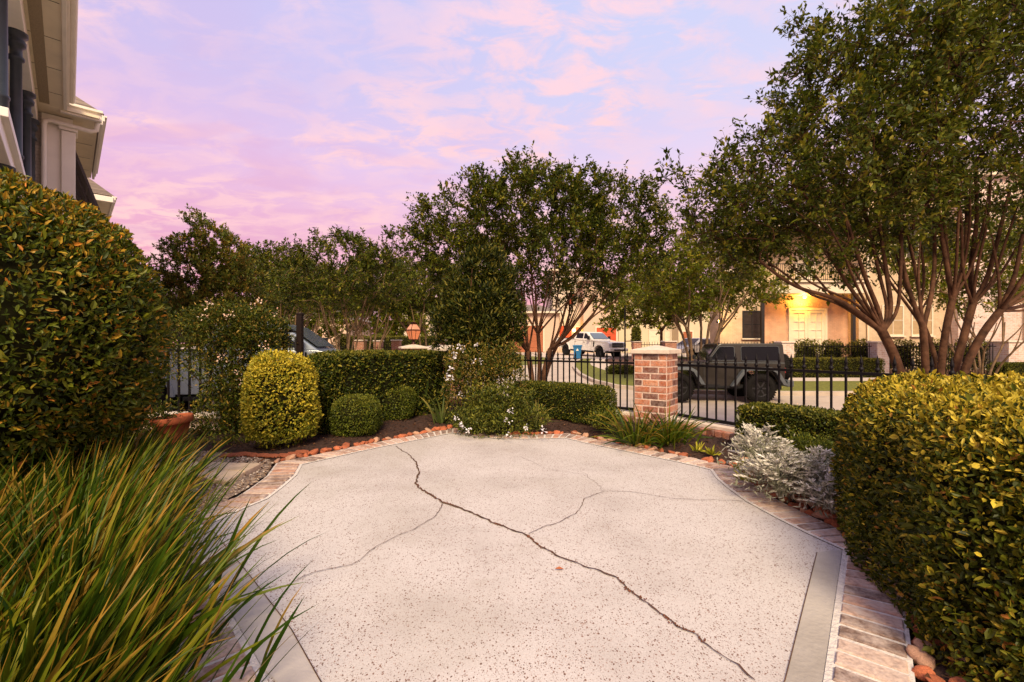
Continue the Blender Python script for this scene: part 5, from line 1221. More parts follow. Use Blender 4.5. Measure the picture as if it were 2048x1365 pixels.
ch_ = MB(); ch_.box((-.0,0,.46), (3.3,.9,.16)); ch_.tube([(ax0,-.75,wr),(ax0,.75,wr)], .05, 8); ch_.tube([(ax1,-.75,wr),(ax1,.75,wr)], .05, 8); ch_.build('chassis', mat_dark, jeep)
MB().box((-1.76,0,.60), (.20,1.62,.20)).build('rear_bumper', pf, jeep, bevel=.03); MB().box((2.26,0,.62), (.22,1.5,.20)).build('front_bumper', mat_dark, jeep, bevel=.03)
MB().box((-1.625,0,1.52), (.02,1.15,.40)).build('rear_window', mat_glass, jeep, bevel=.005)
MB().box((2.17,0,.92), (.03,1.0,.40)).build('grille', pj, jeep, bevel=.01)
sw = wheel(jeep, -1.82, 0, .43, .26, 1, 'spare_wheel'); sw.location = (-1.83, 0, 1.06); sw.rotation_euler = (0,0,R(90))
MB().tube([(.9,.6,1.2),(.9,.62,1.55),(.8,.62,2.2)], .006, 4).build('antenna', mat_dark, jeep)

# --- pickups
def pickup(label, loc, rz, pm, group, slope=0, decal=False, accent=mat_dark):
    t_ = thing('pickup_truck', label, 'pickup truck', loc, rz, group); t_.rotation_euler = (0, slope, rz)
    ax0, ax1, wr, hw = -2.0, 2.05, .44, 1.0
    bd_ = [(-3.2,.72),(-3.22,1.40),(-.92,1.42),(-.9,1.44),(1.28,1.44),(1.55,1.40),(2.85,1.33),(3.02,1.22),(3.05,.70),(2.72,.62)]+arc(ax1,.52,.55,5,172)+[(1.4,.56),(-1.42,.56)]+arc(ax0,.52,.55,5,172)
    MB().prism(bd_, -hw, hw, wf=lambda x,z: 1-max(0,(x-2.3))*.10-.0*z).build('body', pm, t_, bevel=.03)
    cw = lambda x, z: 1-(max(z,1.42)-1.42)*.22
    MB().prism([(-.92,1.42),(-.80,1.98),(-.65,2.04),(.35,2.04),(.55,1.99),(1.32,1.43)], -hw*.985, hw*.985, wf=cw).build('cab', pm, t_, bevel=.035)
    yy = lambda x, z: hw*.985*cw(x, z)
    bed = MB(); bed.box((-2.08,0,1.33), (2.1,1.7,.25)); bed.build('bed_liner', mat_dark, t_)
    MB().box((-2.05,hw-.06,1.435),(2.2,.11,.03)).box((-2.05,-hw+.06,1.435),(2.2,.11,.03)).build('bed_rail_caps', mat_dark, t_)
    for s_ in (-1,1):
        for pts, nm in (([(.98,1.50),(.46,1.93),(.24,1.93),(.24,1.50)],'front_window'), ([(.14,1.50),(.14,1.93),(-.60,1.92),(-.70,1.50)],'rear_window')):
            g = MB(); side_quad(g, round_poly(pts, .04), yy, .008, s_); g.build(nm, mat_glass, t_, recalc=False)
        ln = MB()
        for x_ in (.19,-.80): ln.tube([(x_,s_*(hw+.001),1.42),(x_,s_*(hw+.001),.62)], .006, 4)
        ln.tube([(1.22,s_*(hw+.001),1.42),(1.15,s_*(hw+.001),.62)], .006, 4); ln.build('door_seams', mat_dark, t_)
        MB().box((.32,s_*(hw+.015),1.28),(.2,.03,.04)).build('door_handle', pm, t_); MB().box((-.68,s_*(hw+.015),1.28),(.2,.03,.04)).build('door_handle', pm, t_)
        MB().box((1.42,s_*(hw+.004),1.10),(.12,.02,.40)).build('fender_vent', mat_dark, t_)
        MB().box((0.05,s_*.93,.47),(2.6,.16,.09)).build('side_step', mat_dark, t_, bevel=.02)
        MB().box((.98,s_*1.16,1.58),(.12,.22,.30)).box((1.0,s_*1.0,1.50),(.05,.2,.05)).build('side_mirror', mat_dark, t_, bevel=.03)
        for cx_ in (ax0, ax1):
            wheel(t_, cx_, s_*.86, wr, .30, s_, mud=False)
            fl_ = MB(); o_, i_ = arc(cx_,.52,.62,0,180,10), arc(cx_,.52,.54,0,180,10)
            for k in range(10):
                q = [i_[k],i_[k+1],o_[k+1],o_[k]]; fl_.add([(x,s_*(hw-.02),z) for x,z in q]+[(x,s_*(hw+.045),z) for x,z in q], [(0,1,2,3),(7,6,5,4),(0,4,5,1),(1,5,6,2),(2,6,7,3),(3,7,4,0)])
            fl_.build('wheel_arch', pm, t_)
        MB().box((2.99,s_*.78,1.10),(.10,.30,.30)).build('headlight', mat('lamp_lens', (.5,.5,.52), .15, var=.02) if 'lamp_lens' not in MT else MT['lamp_lens'], t_, bevel=.03)
        MB().box((-3.22,s_*.90,1.15),(.05,.16,.38)).build('tail_light', MT['tail_red'], t_, bevel=.02)
    ws = MB(); ws.add([(1.24,-.86,1.50),(1.24,.86,1.50),(.63,.74,1.95),(.63,-.74,1.95)], [(0,1,2,3)]); 
    for i_ in range(4): v = ws.v[i_]; ws.v[i_] = (v[0]+.03, v[1], v[2]+.02)
    ws.build('windshield', mat('windshield_glass', (.10,.12,.14), .05, var=.02, spec=1.0) if 'windshield_glass' not in MT else MT['windshield_glass'], t_)
    gr_ = MB(); gr_.box((3.04,0,1.10),(.06,1.22,.36)); gr_.build('grille', mat_dark, t_, bevel=.02)
    gb = MB(); gb.box((3.085,0,1.10),(.03,1.3,.035)); gb.box((3.08,0,1.2),(.03,1.2,.02)); gb.box((3.08,0,1.0),(.03,1.2,.02)); gb.build('grille_bar', mat_chrome, t_)
    MB().box((3.12,0,.74),(.24,1.96,.24)).build('front_bumper', pm, t_, bevel=.05); MB().box((3.25,0,.73),(.03,1.2,.10)).build('bumper_intake', mat_dark, t_)
    MB().box((-3.32,0,.72),(.2,1.9,.18)).build('rear_bumper', mat_chrome, t_, bevel=.03)
    MB().box((0,0,.55),(5.6,1.1,.2)).build('chassis', mat_dark, t_)
    if decal: MB().box((-2.95,-hw-.004,1.22),(.22,.006,.09)).build('side_decal', mat_dark, t_)
    return t_
pickup('white crew cab pickup parked on the sloping drive beyond the blue bin', (6.45, 37.7, gzf(6.45,37.7)-.02), R(-56), paint('white_car_paint', (.70,.66,.60)), None, R(2.8), True)
sx = at(640,0,10)[0]-1.32
pickup('silver pickup parked on the drive behind the vine and the square hedge', (sx, 10.3, gzf(sx,10.3)), R(10), paint('silver_paint', (.22,.26,.30), .25), None)

def small_car(label, loc, rz, pm):
    t_ = thing('parked_car', label, 'car', loc, rz)
    MB().prism([(-2.2,.35),(-2.25,.85),(-1.9,.95),(.9,.98),(2.0,.82),(2.25,.65),(2.25,.35)]+arc(1.35,.33,.38,5,172)+arc(-1.35,.33,.38,5,172), -.9, .9).build('body', pm, t_, bevel=.04)
    cw = lambda x, z: 1-(max(z,.95)-.95)*.35
    MB().prism([(-1.7,.95),(-1.1,1.42),(.1,1.45),(.95,.97)], -.88, .88, wf=cw).build('cabin', pm, t_, bevel=.05)
    for s_ in (-1,1):
        g = MB(); side_quad(g, [(.7,1.0),(.08,1.37),(-1.05,1.35),(-1.5,1.0)], lambda x,z: .88*cw(x,z), .008, s_); g.build('side_windows', mat_glass, t_, recalc=False)
        for cx_ in (-1.35,1.35): wheel(t_, cx_, s_*.80, .33, .22, s_, mud=False)
    g = MB(); g.add([(.92,-.75,1.02),(.92,.75,1.02),(.20,.62,1.42),(.20,-.62,1.42)], [(0,1,2,3)]); g.build('windshield', mat_glass, t_)
x, y = at(1388,0,34)[:2]; small_car('white car parked by the cream houses behind the verge tree', (x, y, gzf(x,y)+.1), R(-150), MT['white_car_paint'])

# blue wheeled bin
x, y = at(1155,0,33)[:2]
bn = thing('trash_bin', 'blue wheeled bin with a white mark at the kerb in front of the white pickup', 'bin', (x, y, gzf(x,y)), R(-10))
mat_blue = mat('bin_blue', (.015,.13,.30), .5, var=.05)
b_ = MB(); b_.add([(-.22,-.25,.05),(.22,-.25,.05),(.22,.25,.05),(-.22,.25,.05),(-.30,-.34,.92),(.30,-.34,.92),(.30,.34,.92),(-.30,.34,.92)], [(3,2,1,0),(4,5,6,7),(0,1,5,4),(1,2,6,5),(2,3,7,6),(3,0,4,7)]); b_.build('bin_body', mat_blue, bn, bevel=.03)
MB().box((0,0,.93),(.66,.74,.05)).build('rim', mat_blue, bn, bevel=.01); l_ = MB(); l_.chbox((0,0,.99),(.68,.76,.08),.03); l_.build('lid', mat_blue, bn)
for s_ in (-1,1): wv = MB(); wv.lathe([(.0,-.03),(.11,-.03),(.12,0),(.11,.03),(.0,.03)], 16, c=(s_*.27,.27,.12), M=Matrix.Rotation(R(90),3,'Y')); wv.build('wheel', mat_dark, bn)
MB().add([(-.09,-.325,.62),(.09,-.325,.62),(.07,-.332,.68),(.03,-.338,.73),(0,-.345,.80),(-.03,-.338,.73),(-.07,-.332,.68)], [(0,1,2,3,4,5,6)]).build('white_mark', mat_white, bn)

# street sign pole and thin lamp arm
x, y = at(1250,0,20.5)[:2]
pl = thing('sign_pole', 'thin dark street pole with a short arm left of the brick pillar', 'pole', (x, y, gzf(x,y)))
MB().tube([(0,0,0),(0,0,3.4)], .035, 10).build('pole', mat_iron, pl); MB().tube([(0,0,1.78),(.75,0,1.80)], .018, 6).build('arm', mat_iron, pl); MB().lathe([(.06,0),(.06,.06),(.04,.1)],10).build('base', mat_iron, pl)

# ================================================================ BUILDINGS
mat_pink = brickmat('pink_painted_brick', (.58,.34,.21), (.62,.37,.235), (.50,.29,.18), bump=.6)
mat_tan = brickmat('cream_painted_brick', (.54,.40,.25), (.58,.435,.28), (.48,.35,.215), bump=.5)
mat_wash = brickmat('washed_brick', (.50,.30,.22), (.62,.45,.36), (.66,.58,.52), .23, .085, .14, .8, whitewash=.85)
mat_redbrick = brickmat('far_red_brick', (.30,.10,.05), (.42,.17,.09), (.52,.38,.30), .22, .075, .12, .6)
mat_taupe = brickmat('taupe_painted_brick', (.55,.48,.40), (.60,.53,.45), (.44,.38,.32), bump=.8)
mat_blind = mat('tan_blind', (.50,.36,.20), .7, var=.06)
mat_curtain = mat('pale_curtain', (.64,.56,.42), .7, var=.06)
mat_trimw = mat('white_trim', (.64,.55,.41), .55, var=.04)
mat_blackframe = mat('black_frame', (.015,.012,.012), .5)
mat_slat = mat('dark_blind', (.045,.032,.028), .5, var=.2)
mat_reddoor = mat('red_garage', (.50,.07,.02), .5, var=.1)
mat_browndoor = mat('brown_garage', (.32,.10,.04), .5, var=.12)
mat_whitewall = mat('far_white_wall', (.55,.45,.35), .8, var=.06, scale=.5)
mat_creamwall = mat('far_cream_wall', (.56,.46,.31), .8, var=.06, scale=.5)
mat_pinkwall = mat('far_pink_wall', (.55,.39,.28), .8, var=.06, scale=.5)
mat_roofgrey = mat('far_roof', (.16,.13,.11), .9, var=.2, scale=4)

def X25(px, d=25.0): return (px-1024)/F*d
def Z25(py, d=25.0): return EYE+(H-py)/F*d
HB = -.6
house = thing('townhouse', 'peach painted brick townhouse with balcony and french doors across the street', 'house', (X25(1610), 25, HB))
def B(mb, x0, x1, y0, y1, z0, z1, root=None, col=.5):
    o = root.location if root else Vector((0,0,0))
    mb.box(((x0+x1)/2-o.x, (y0+y1)/2-o.y, (z0+z1)/2-o.z), (x1-x0, y1-y0, z1-z0), col=col); return mb
def boxpart(name, m, root, *args, bevel=0):
    mb = MB(); B(mb, *args, root=root); return mb.build(name, m, root, bevel=bevel)
xa, xb, xc, xd_, xe = X25(1440), X25(1529), X25(1712), X25(1888), X25(2300)
boxpart('wall', mat_tan, house, xa, xb, 25.0, 26.3, HB, Z25(545)); boxpart('parapet', mat_trimw, house, xa-.06, xb-.01, 24.94, 26.36, Z25(545)+.002, Z25(545)+.16)
boxpart('wall', mat_pink, house, xb, xc, 25.6, 30, HB, Z25(585))
boxpart('wall', mat_tan, house, xb, xc, 26.4, 30, Z25(585), Z25(455))
boxpart('wall', mat_tan, house, xc, xd_, 24.8, 30, HB, Z25(375))
boxpart('wall', mat_wash, house, xd_, xe, 24.2, 30, HB, Z25(360))
boxpart('wall', mat_tan, house, X25(2012), xe+.4, 23.7, 24.19, HB, Z25(360))
# roofs
def hip(name, x0, x1, y0, y1, z0, z1, ins, m, root, over=.45):
    x0 -= over; x1 += over; y0 -= over; y1 += over; o = root.location
    vs = [(x0,y0,z0),(x1,y0,z0),(x1,y1,z0),(x0,y1,z0),(x0+ins,y0+ins,z1),(x1-ins,y0+ins,z1),(x1-ins,y1-ins,z1),(x0+ins,y1-ins,z1)]
    mb = MB(); mb.add([(a-o.x,b-o.y,c-o.z) for a,b,c in vs], [(3,2,1,0),(0,1,5,4),(1,2,6,5),(2,3,7,6),(3,0,4,7),(4,5,6,7)]); r = mb.build(name, m, root)
    g = MB(); B(g, x0-.06,x1+.06,y0-.06,y0+.06,z0-.16,z0+.02, root=root); B(g, x0-.06,x0+.06,y0+.07,y1,z0-.16,z0+.02, root=root); g.build('gutter', mat_trimw, root, bevel=.02); return r
hip('roof', xb+.3, xc, 25.0, 29.8, Z25(455)+.02, Z25(415), 2.0, mat_roofgrey, house)
hip('roof', xc+.5, xe, 24.4, 29.9, Z25(370)+.3, Z25(300), 2.4, mat_roofgrey, house)
# dark sash window, left
def window(root, x0, x1, z0, z1, y, frame, pane, nx=2, nz=2, fw=.06, sill=True, slats=False, depth=.05):
    w_ = MB(); B(w_, x0,x1,y-.03,y+.04,z1-fw,z1, root=root); B(w_, x0,x1,y-.03,y+.04,z0,z0+fw, root=root); B(w_, x0,x0+fw,y-.03,y+.04,z0+fw,z1-fw, root=root); B(w_, x1-fw,x1,y-.03,y+.04,z0+fw,z1-fw, root=root)
    for i in range(1, nx): xx = x0+(x1-x0)*i/nx; B(w_, xx-.018,xx+.018,y-.022,y+.03,z0+fw,z1-fw, root=root)
    for i in range(1, nz): zz = z0+(z1-z0)*i/nz; B(w_, x0+fw,x1-fw,y-.024,y+.03,zz-.018,zz+.018, root=root)
    fr_ = w_.build('window', frame, root)
    p_ = MB(); B(p_, x0+fw,x1-fw,y+.005,y+.012,z0+fw,z1-fw, root=root)
    if slats:
        k = int((z1-z0)/.075)
        for i in range(k): zz = z0+fw+(z1-z0-2*fw)*(i+.5)/k; p_.box(((x0+x1)/2-root.location.x, y-.002-root.location.y, zz-root.location.z), (x1-x0-2*fw, .008, .05), M=Matrix.Rotation(R(25),3,'X'))
    o = p_.build('pane', pane, fr_)
    if sill: s_ = MB(); B(s_, x0-.06,x1+.06,y-.10,y+.02,z0-.07,z0-.002, root=root); s_.build('sill', mat_trimw, fr_)
    return fr_
window(house, X25(1484.5), X25(1522), Z25(677), Z25(622), 24.97, mat_blackframe, mat_slat, 2, 2, .07, slats=True)
window(house, X25(1757), X25(1800), Z25(672), Z25(611), 24.77, mat_trimw, mat_blind, 2, 2, .07, slats=True)
window(house, X25(1815), X25(1858), Z25(672), Z25(611), 24.77, mat_trimw, mat_blind, 2, 2, .07, slats=True)
for a_, b_ in ((1770,1806),(1828,1868)):
    window(house, X25(a_), X25(b_), Z25(520), Z25(436), 24.77, mat_trimw, mat_glass, 2, 3, .07)
    for q in (a_-13, b_+1):
        sh = MB(); B(sh, X25(q),X25(q+12),24.74,24.79,Z25(520),Z25(436), root=house); sh.build('shutter', mat_slat, house)
# french doors
dr_ = MB(); xx0, xx1, zz1 = X25(1576,25.6), X25(1653,25.6), Z25(617,25.6)
B(dr_, xx0,xx1,25.52,25.6,zz1-.12,zz1, root=house); B(dr_, xx0,xx0+.13,25.52,25.6,HB+.1,zz1-.12, root=house); B(dr_, xx1-.13,xx1,25.52,25.6,HB+.1,zz1-.12, root=house)
door = dr_.build('french_door', mat_trimw, house)
xm_ = (xx0+xx1)/2
for x0_, x1_ in ((xx0+.13, xm_-.006), (xm_+.006, xx1-.13)):
    lf = MB(); st_ = .17
    B(lf, x0_,x0_+st_,25.545,25.60,HB+.1,zz1-.12, root=house); B(lf, x1_-st_,x1_,25.545,25.60,HB+.1,zz1-.12, root=house)
    B(lf, x0_+st_,x1_-st_,25.545,25.60,zz1-.12-.15,zz1-.12, root=house); B(lf, x0_+st_,x1_-st_,25.545,25.60,HB+.1,HB+.45, root=house)
    xq = (x0_+x1_)/2; B(lf, xq-.018,xq+.018,25.55,25.60,HB+.45,zz1-.27, root=house)
    for i in range(1,6): zq = HB+.45+(zz1-.27-HB-.45)*i/6; B(lf, x0_+st_,x1_-st_,25.553,25.60,zq-.016,zq+.016, root=house)
    lv = lf.build('door_leaf', mat_trimw, door); pn = MB(); B(pn, x0_+st_,x1_-st_,25.58,25.595,HB+.45,zz1-.27, root=house); pn.build('pane', mat_curtain, lv)
ar = MB()
for k in range(27):
    u = k/26; xk = xx0-.1+(xx1-xx0+.2)*u; ar.box((xk-house.location.x, 25.585-25, zz1+.12+.10*(1-(2*u-1)**2)-HB), (.075,.05,.24), M=Matrix.Rotation(R((u-.5)*-16),3,'Y'), col=random.random())
ar.build('door_arch', mat_pink, house)
# balcony
zb0, zb1 = Z25(588,24.4), Z25(566,24.4)
bl = MB(); k = 6
for i in range(k): B(bl, xb+.02,xc-.02,24.12+.012*i,26.3,zb0+(zb1-zb0)*i/k,zb0+(zb1-zb0)*(i+1)/k-.004, root=house)
B(bl, xb-.05,xc+.02,24.04,26.3,zb1,zb1+.06, root=house)
bal = bl.build('balcony', mat_trimw, house)
rl = MB(); zr_ = zb1+1.0
B(rl, xb+.03,xc-.03,24.18,24.22,zr_-.04,zr_, root=house); B(rl, xb+.03,xc-.03,24.185,24.215,zb1+.13,zb1+.16, root=house)
for i in range(44): xx = xb+.06+(xc-xb-.12)*i/43; B(rl, xx-.009,xx+.009,24.19,24.21,zb1+.06,zr_-.04, root=house)
rl.build('railing', mat_blackframe, bal)
for px in (1524.5, 1706):
    x_ = X25(px,24.3); p_ = MB(); B(p_, x_-.08,x_+.08,24.2,24.36,HB,zb0-.01, root=house); B(p_, x_-.12,x_+.12,24.16,24.40,HB,HB+.25, root=house); p_.build('porch_post', mat_blackframe, house, bevel=.01)
window(house, X25(1592,26.3), X25(1632,26.3), Z25(566,26.3), Z25(490,26.3), 26.37, mat_trimw, mat_curtain, 4, 5, .07, sill=False)
ds = MB(); ds.tube([(X25(1728)-house.location.x,-.28,0),(X25(1728)-house.location.x,-.28,Z25(380)-HB)], .06, 8); ds.build('downspout', mat_trimw, house)
# porch lamp under the balcony, lit
pl_ = thing('porch_lamp', 'lit lamp under the balcony washing the peach wall above the french doors', 'lamp', (X25(1612), 25.1, zb0-.09))
MB().lathe([(.0,-.11),(.09,-.08),(.12,0),(.05,.07),(.05,.09)], 16).build('lamp_shade', emit('porch_glow', (1,.62,.12), 5), pl_)
def plight(root, e, c, z, r=.08, y=0):
    l = bpy.data.lights.new('lamp_light', 'POINT'); l.energy = e; l.color = c; l.shadow_soft_size = r
    o = bpy.data.objects.new('lamp_light', l); C.objects.link(o); o.parent = root; o.location = (0,y,z)
plight(pl_, 130, (1,.50,.08), -.22, .12, .05)
wl = thing('wall_lamp', 'small lit lamp on the left corner of the peach townhouse', 'lamp', (X25(1437,24.8), 24.6, Z25(644,24.8)))
MB().lathe([(.0,-.10),(.08,-.07),(.10,.06),(.03,.13),(.0,.15)], 12).build('lamp_glass', emit('wall_glow', (1,.55,.16), 14), wl); MB().box((.0,.2,0),(.10,.3,.12)).build('bracket', mat_blackframe, wl); plight(wl, 45, (1,.5,.12), 0, .1, -.15)

# ---- far fence with pillars, laurels and hedge in front of the townhouse
def far_pillar(px, d, w_, ytop, lbl, m=mat_wash, zb=-.8):
    x = X25(px, d); zt = Z25(ytop, d); r_ = thing('stone_pillar', lbl, 'pillar', (x, d, zb), 0, 'far brick pillars')
    MB().box((0,0,(zt-.07-zb)/2), (w_,w_,zt-.07-zb)).build('pillar_body', m, r_, bevel=.01); cp = MB(); cp.chbox((0,0,zt-.035-zb), (w_+.1,w_+.1,.07), .02); cp.build('cap', mat_stone, r_); return r_
far_pillar(1569, 20.9, .55, 683, 'reddish brick pillar of the far fence just right of the off-roader roof')
far_pillar(1757, 20.9, .55, 683, 'reddish brick pillar of the far fence behind the leaning crape trunk')
far_pillar(2016, 20.9, .95, 682, 'wide weathered brick pillar of the far fence near the right frame edge')
far_pillar(1273, 24.5, .42, 682, 'brown brick pillar of the far fence behind the near pillar cap, left one', mat_redbrick)
far_pillar(1338, 24.3, .60, 682, 'dark brick pillar of the far fence behind the near pillar cap, right one', mat_redbrick)
def far_fence(x0, y0, x1, y1, zb, zt, label, sp=.135, group='iron fence runs across the street', w_=.02):
    A, Bv = Vector((x0,y0,0)), Vector((x1,y1,0)); L = (Bv-A).length; rz = math.atan2(y1-y0, x1-x0)
    r_ = thing('iron_fence', label, 'fence', (x0,y0,zb), rz, group)
    MB().box((L/2,0,.14),(L,.03,.035)).build('bottom_rail', mat_iron, r_); MB().box((L/2,0,zt-zb-.16),(L,.03,.035)).build('top_rail', mat_iron, r_)
    pk = MB()
    for i in range(int(L/sp)):
        xx = (i+.5)*sp; pk.box((xx,0,(zt-zb)/2-.03),(w_,w_,zt-zb-.06)); pk.add([(xx-w_*.8,0,zt-zb-.07),(xx,-w_*.8,zt-zb-.07),(xx+w_*.8,0,zt-zb-.07),(xx,w_*.8,zt-zb-.07),(xx,0,zt-zb+.03)], [(0,1,4),(1,2,4),(2,3,4),(3,0,4)])
    pk.build('pickets', mat_iron, r_); return r_
far_fence(X25(1583,20.9), 20.9, X25(1743,20.9), 20.9, -.6, Z25(686,20.9), 'far iron fence run in front of the laurels below the french doors')
far_fence(X25(1771,20.9), 20.9, X25(1992,20.9), 20.9, -.6, Z25(686,20.9), 'far iron fence run behind the big crape trunks')
far_fence(X25(1349,24.3), 24.2, X25(1556,20.9), 20.9, -.5, Z25(684,22), 'far iron fence run behind the roof of the off-roader')
far_fence(X25(1281,24.5), 24.5, X25(1326,24.3), 24.3, -.35, Z25(684,24.4), 'short far iron fence run directly above the near pillar cap')
far_fence(X25(2040,20.9), 20.9, X25(2300,20.9), 20.9, -.6, Z25(686,20.9), 'far iron fence run leaving the picture at the right edge')
ML_laurel = leafmat('laurel_leaf', [(0,(0.026,0.035,0.004)), (.5,(0.076,0.087,0.009)), (1,(0.204,0.186,0.026))], (.3,.25,.04))
for i, (px, py, rx, lb) in enumerate([(1548,690,14,'laurel bush left of the far brick pillar'),(1612,685,30,'first laurel bush right of the far pillar, in front of the french doors'),(1665,685,27,'second laurel bush, right of the french doors'),(1722,684,26,'laurel bush left of the pillar behind the leaning trunk'),(1800,684,34,'laurel bush between the leaning trunk and the upright trunks'),(1870,684,36,'laurel bush behind the middle of the upright trunks'),(1945,684,38,'laurel bush left of the wide weathered pillar'),(2075,684,32,'laurel bush right of the wide weathered pillar')]):
    d = 21.6; x = X25(px,d); zb = gzf(x,d)+.05; h = Z25(py-6,d)-zb
    shrub('laurel_bush', lb, 'bush', x, d, zb, (rx*2/F*d, .8, h), 2.6, 0, 2600, (.06,.11), (.035,.055), ML_laurel, tip_top(h*.6,h,1,.5), .14, 'laurels behind the far fence', core=.6, wobs=.10)
d = 20.0
shrub('far_hedge', 'clipped box hedge across the street right of the off-roader', 'hedge', X25(1672,d), d+.3, -.62, (X25(1772,d)-X25(1575,d), .75, Z25(717,d)+.62), 12, 0, 15000, (.04,.065), (.022,.035), ML_laurel, tip_top(.85,.98,1,.5), .03, core=.93, wobs=.02)
shrub('far_hedge', 'clipped low hedge across the street at the right frame edge', 'hedge', X25(2100,d), d+.2, -.62, (4.5, .75, Z25(726,d)+.62), 12, 0, 9000, (.04,.065), (.022,.035), ML_laurel, None, .03, core=.93, wobs=.02)
shrub('island_shrubs', 'low dark shrubs in the bed behind the kerb left of the brick pillar', 'shrub', X25(1245,22.5), 22.5, gzf(5.5,22.5)+.05, (1.7,.8,.5), 2.6, 0, 3500, (.05,.08), (.025,.04), ML_laurel, None, .06, core=.8, wobs=.06)

# ---- left far street: stone pillars, hedge, fence
for px, d, w_, yt, lb in [(721,24,.50,680,'tall pale capped pillar left of the lantern beside the crape stems'),(757,30,.5,681,'small pale capped pillar behind the crape stems left of the lantern'),(793,28,.5,680,'pale capped pillar just left of the lantern'),(882,27,.55,680,'pale capped pillar right of the lantern')]:
    far_pillar(px, d, w_, yt, lb, mat_redbrick)
shrub('far_hedge', 'long dark hedge along the garden behind the lantern', 'hedge', at(800,0,33)[0], 33, -.3, (9.5,1.0,Z25(673,33)+.3), 10, 0, 15000, (.07,.12), (.04,.06), ML_laurel, tip_top(1.4,1.9,1,.5), .05, core=.93, wobs=.04)
far_fence(at(620,0,29)[0], 29, at(900,0,27.5)[0], 27.5, -.4, .95, 'far iron fence between the pale capped pillars left of centre', .15)

# ---- far houses
def far_house(label, px0, px1, ytop, d, wallm, depth=9, roof=True, z0=-.2, py_roof=None, rz=0):
    x0, x1 = X25(px0,d), X25(px1,d); r_ = thing('far_house', label, 'house', ((x0+x1)/2, d, z0), 0, None)
    boxpart('wall', wallm, r_, x0, x1, d, d+depth, z0, Z25(ytop,d))
    if roof: hip('roof', x0, x1, d, d+depth, Z25(ytop,d), Z25(py_roof or ytop-14,d), 2.2, mat_roofgrey, r_, .4)
    return r_
def fopen(r_, px0, px1, y0, y1, d, m, name, frame=None, pan=True):
    mb = MB(); B(mb, X25(px0,d),X25(px1,d),d-.05,d+.03,Z25(y1,d),Z25(y0,d), root=r_)
    k = 4
    if pan:
        for i in range(1,k): z = Z25(y1,d)+(Z25(y0,d)-Z25(y1,d))*i/k; B(mb, X25(px0,d)+.1,X25(px1,d)-.1,d-.07,d-.045,z-.22,z-.03, root=r_)
    o = mb.build(name, m, r_)
    f_ = MB(); a0,a1,z0_,z1_ = X25(px0,d),X25(px1,d),Z25(y1,d),Z25(y0,d)
    B(f_, a0-.14,a0-.005,d-.09,d,z0_,z1_+.14, root=r_); B(f_, a1+.005,a1+.14,d-.09,d,z0_,z1_+.14, root=r_); B(f_, a0-.005,a1+.005,d-.09,d,z1_+.005,z1_+.14, root=r_); f_.build('frame', mat_trimw, o); return o
d = 46
h1 = far_house('low wing with brown garage door seen through the centre crape stems', 990, 1118, 624, d, mat_pinkwall, 8, py_roof=608)
fopen(h1, 1014, 1086, 652, 704, d, mat_browndoor, 'garage_door')
h2 = far_house('two storey pale house with red shutters left behind the white pickup', 1104, 1166, 540, d+3, mat_whitewall, 9, py_roof=522)
fopen(h2, 1137, 1147, 586, 609, d+3, mat_reddoor, 'shutter', pan=False); fopen(h2, 1119, 1143, 652, 690, d+3, mat_reddoor, 'garage_door'); fopen(h2, 1152, 1161, 655, 692, d+3, mat_browndoor, 'door')
h3 = far_house('pale pink house with an orange red garage door behind the white pickup', 1167, 1236, 560, d+1, mat_pinkwall, 9, py_roof=545)
fopen(h3, 1193, 1232, 656, 692, d+1, mat_reddoor, 'garage_door')
h4 = far_house('cream house with pale garage doors behind the street tree', 1237, 1356, 590, d+4, mat_creamwall, 9, py_roof=575)
fopen(h4, 1300, 1317, 661, 696, d+4, mat_curtain, 'garage_door'); fopen(h4, 1331, 1341, 662, 696, d+4, mat_curtain, 'garage_door')
h5 = far_house('cream house showing through the pale crape trunks left of the peach townhouse', 1357, 1445, 600, d+2, mat_creamwall, 9, py_roof=585)
fopen(h5, 1366, 1384, 664, 694, d+2, mat_browndoor, 'garage_door')
h6 = far_house('white house far behind the lantern with white framed windows', 795, 905, 606, 60, mat_whitewall, 9, py_roof=592)
for a_, b_ in ((799,808),(826,836),(884,893)): fopen(h6, a_, b_, 656, 675, 60, mat_glass, 'window', pan=False)
h7 = far_house('terracotta toned house far behind the left crape row', 560, 700, 640, 62, mat_pinkwall, 9, py_roof=620)
for a_, b_ in ((600,612),(655,668)): fopen(h7, a_, b_, 655, 672, 62, mat_glass, 'window', pan=False)
gl_ = thing('garage_lamp', 'small lit lamp by the garage left of the white pickup cab', 'lamp', (X25(1149,48), 48.4, Z25(661,48)))
MB().lathe([(.0,-.2),(.14,-.12),(.16,.1),(.0,.2)], 10).build('lamp_glass', emit('garage_glow', (1,.72,.2), 6), gl_); plight(gl_, 70, (1,.6,.12), 0, .1, -.2)
x, y = X25(1275,44), 44.5
cy_ = thing('clipped_cypress', 'dark arched clipped evergreen against the cream far house', 'tree', (x, y, gzf(x,y)))
shrub('', '', '', x, y, 0, (.85,.8,2.9), 2.4, 0, 2600, (.12,.2), (.06,.09), ML_laurel, None, .05, parent=cy_, core=.85, wobs=.04, leafn='crown')
MB().tube([(0,0,0),(0,0,.5)], .08, 8).build('trunk', mat_bark, cy_)

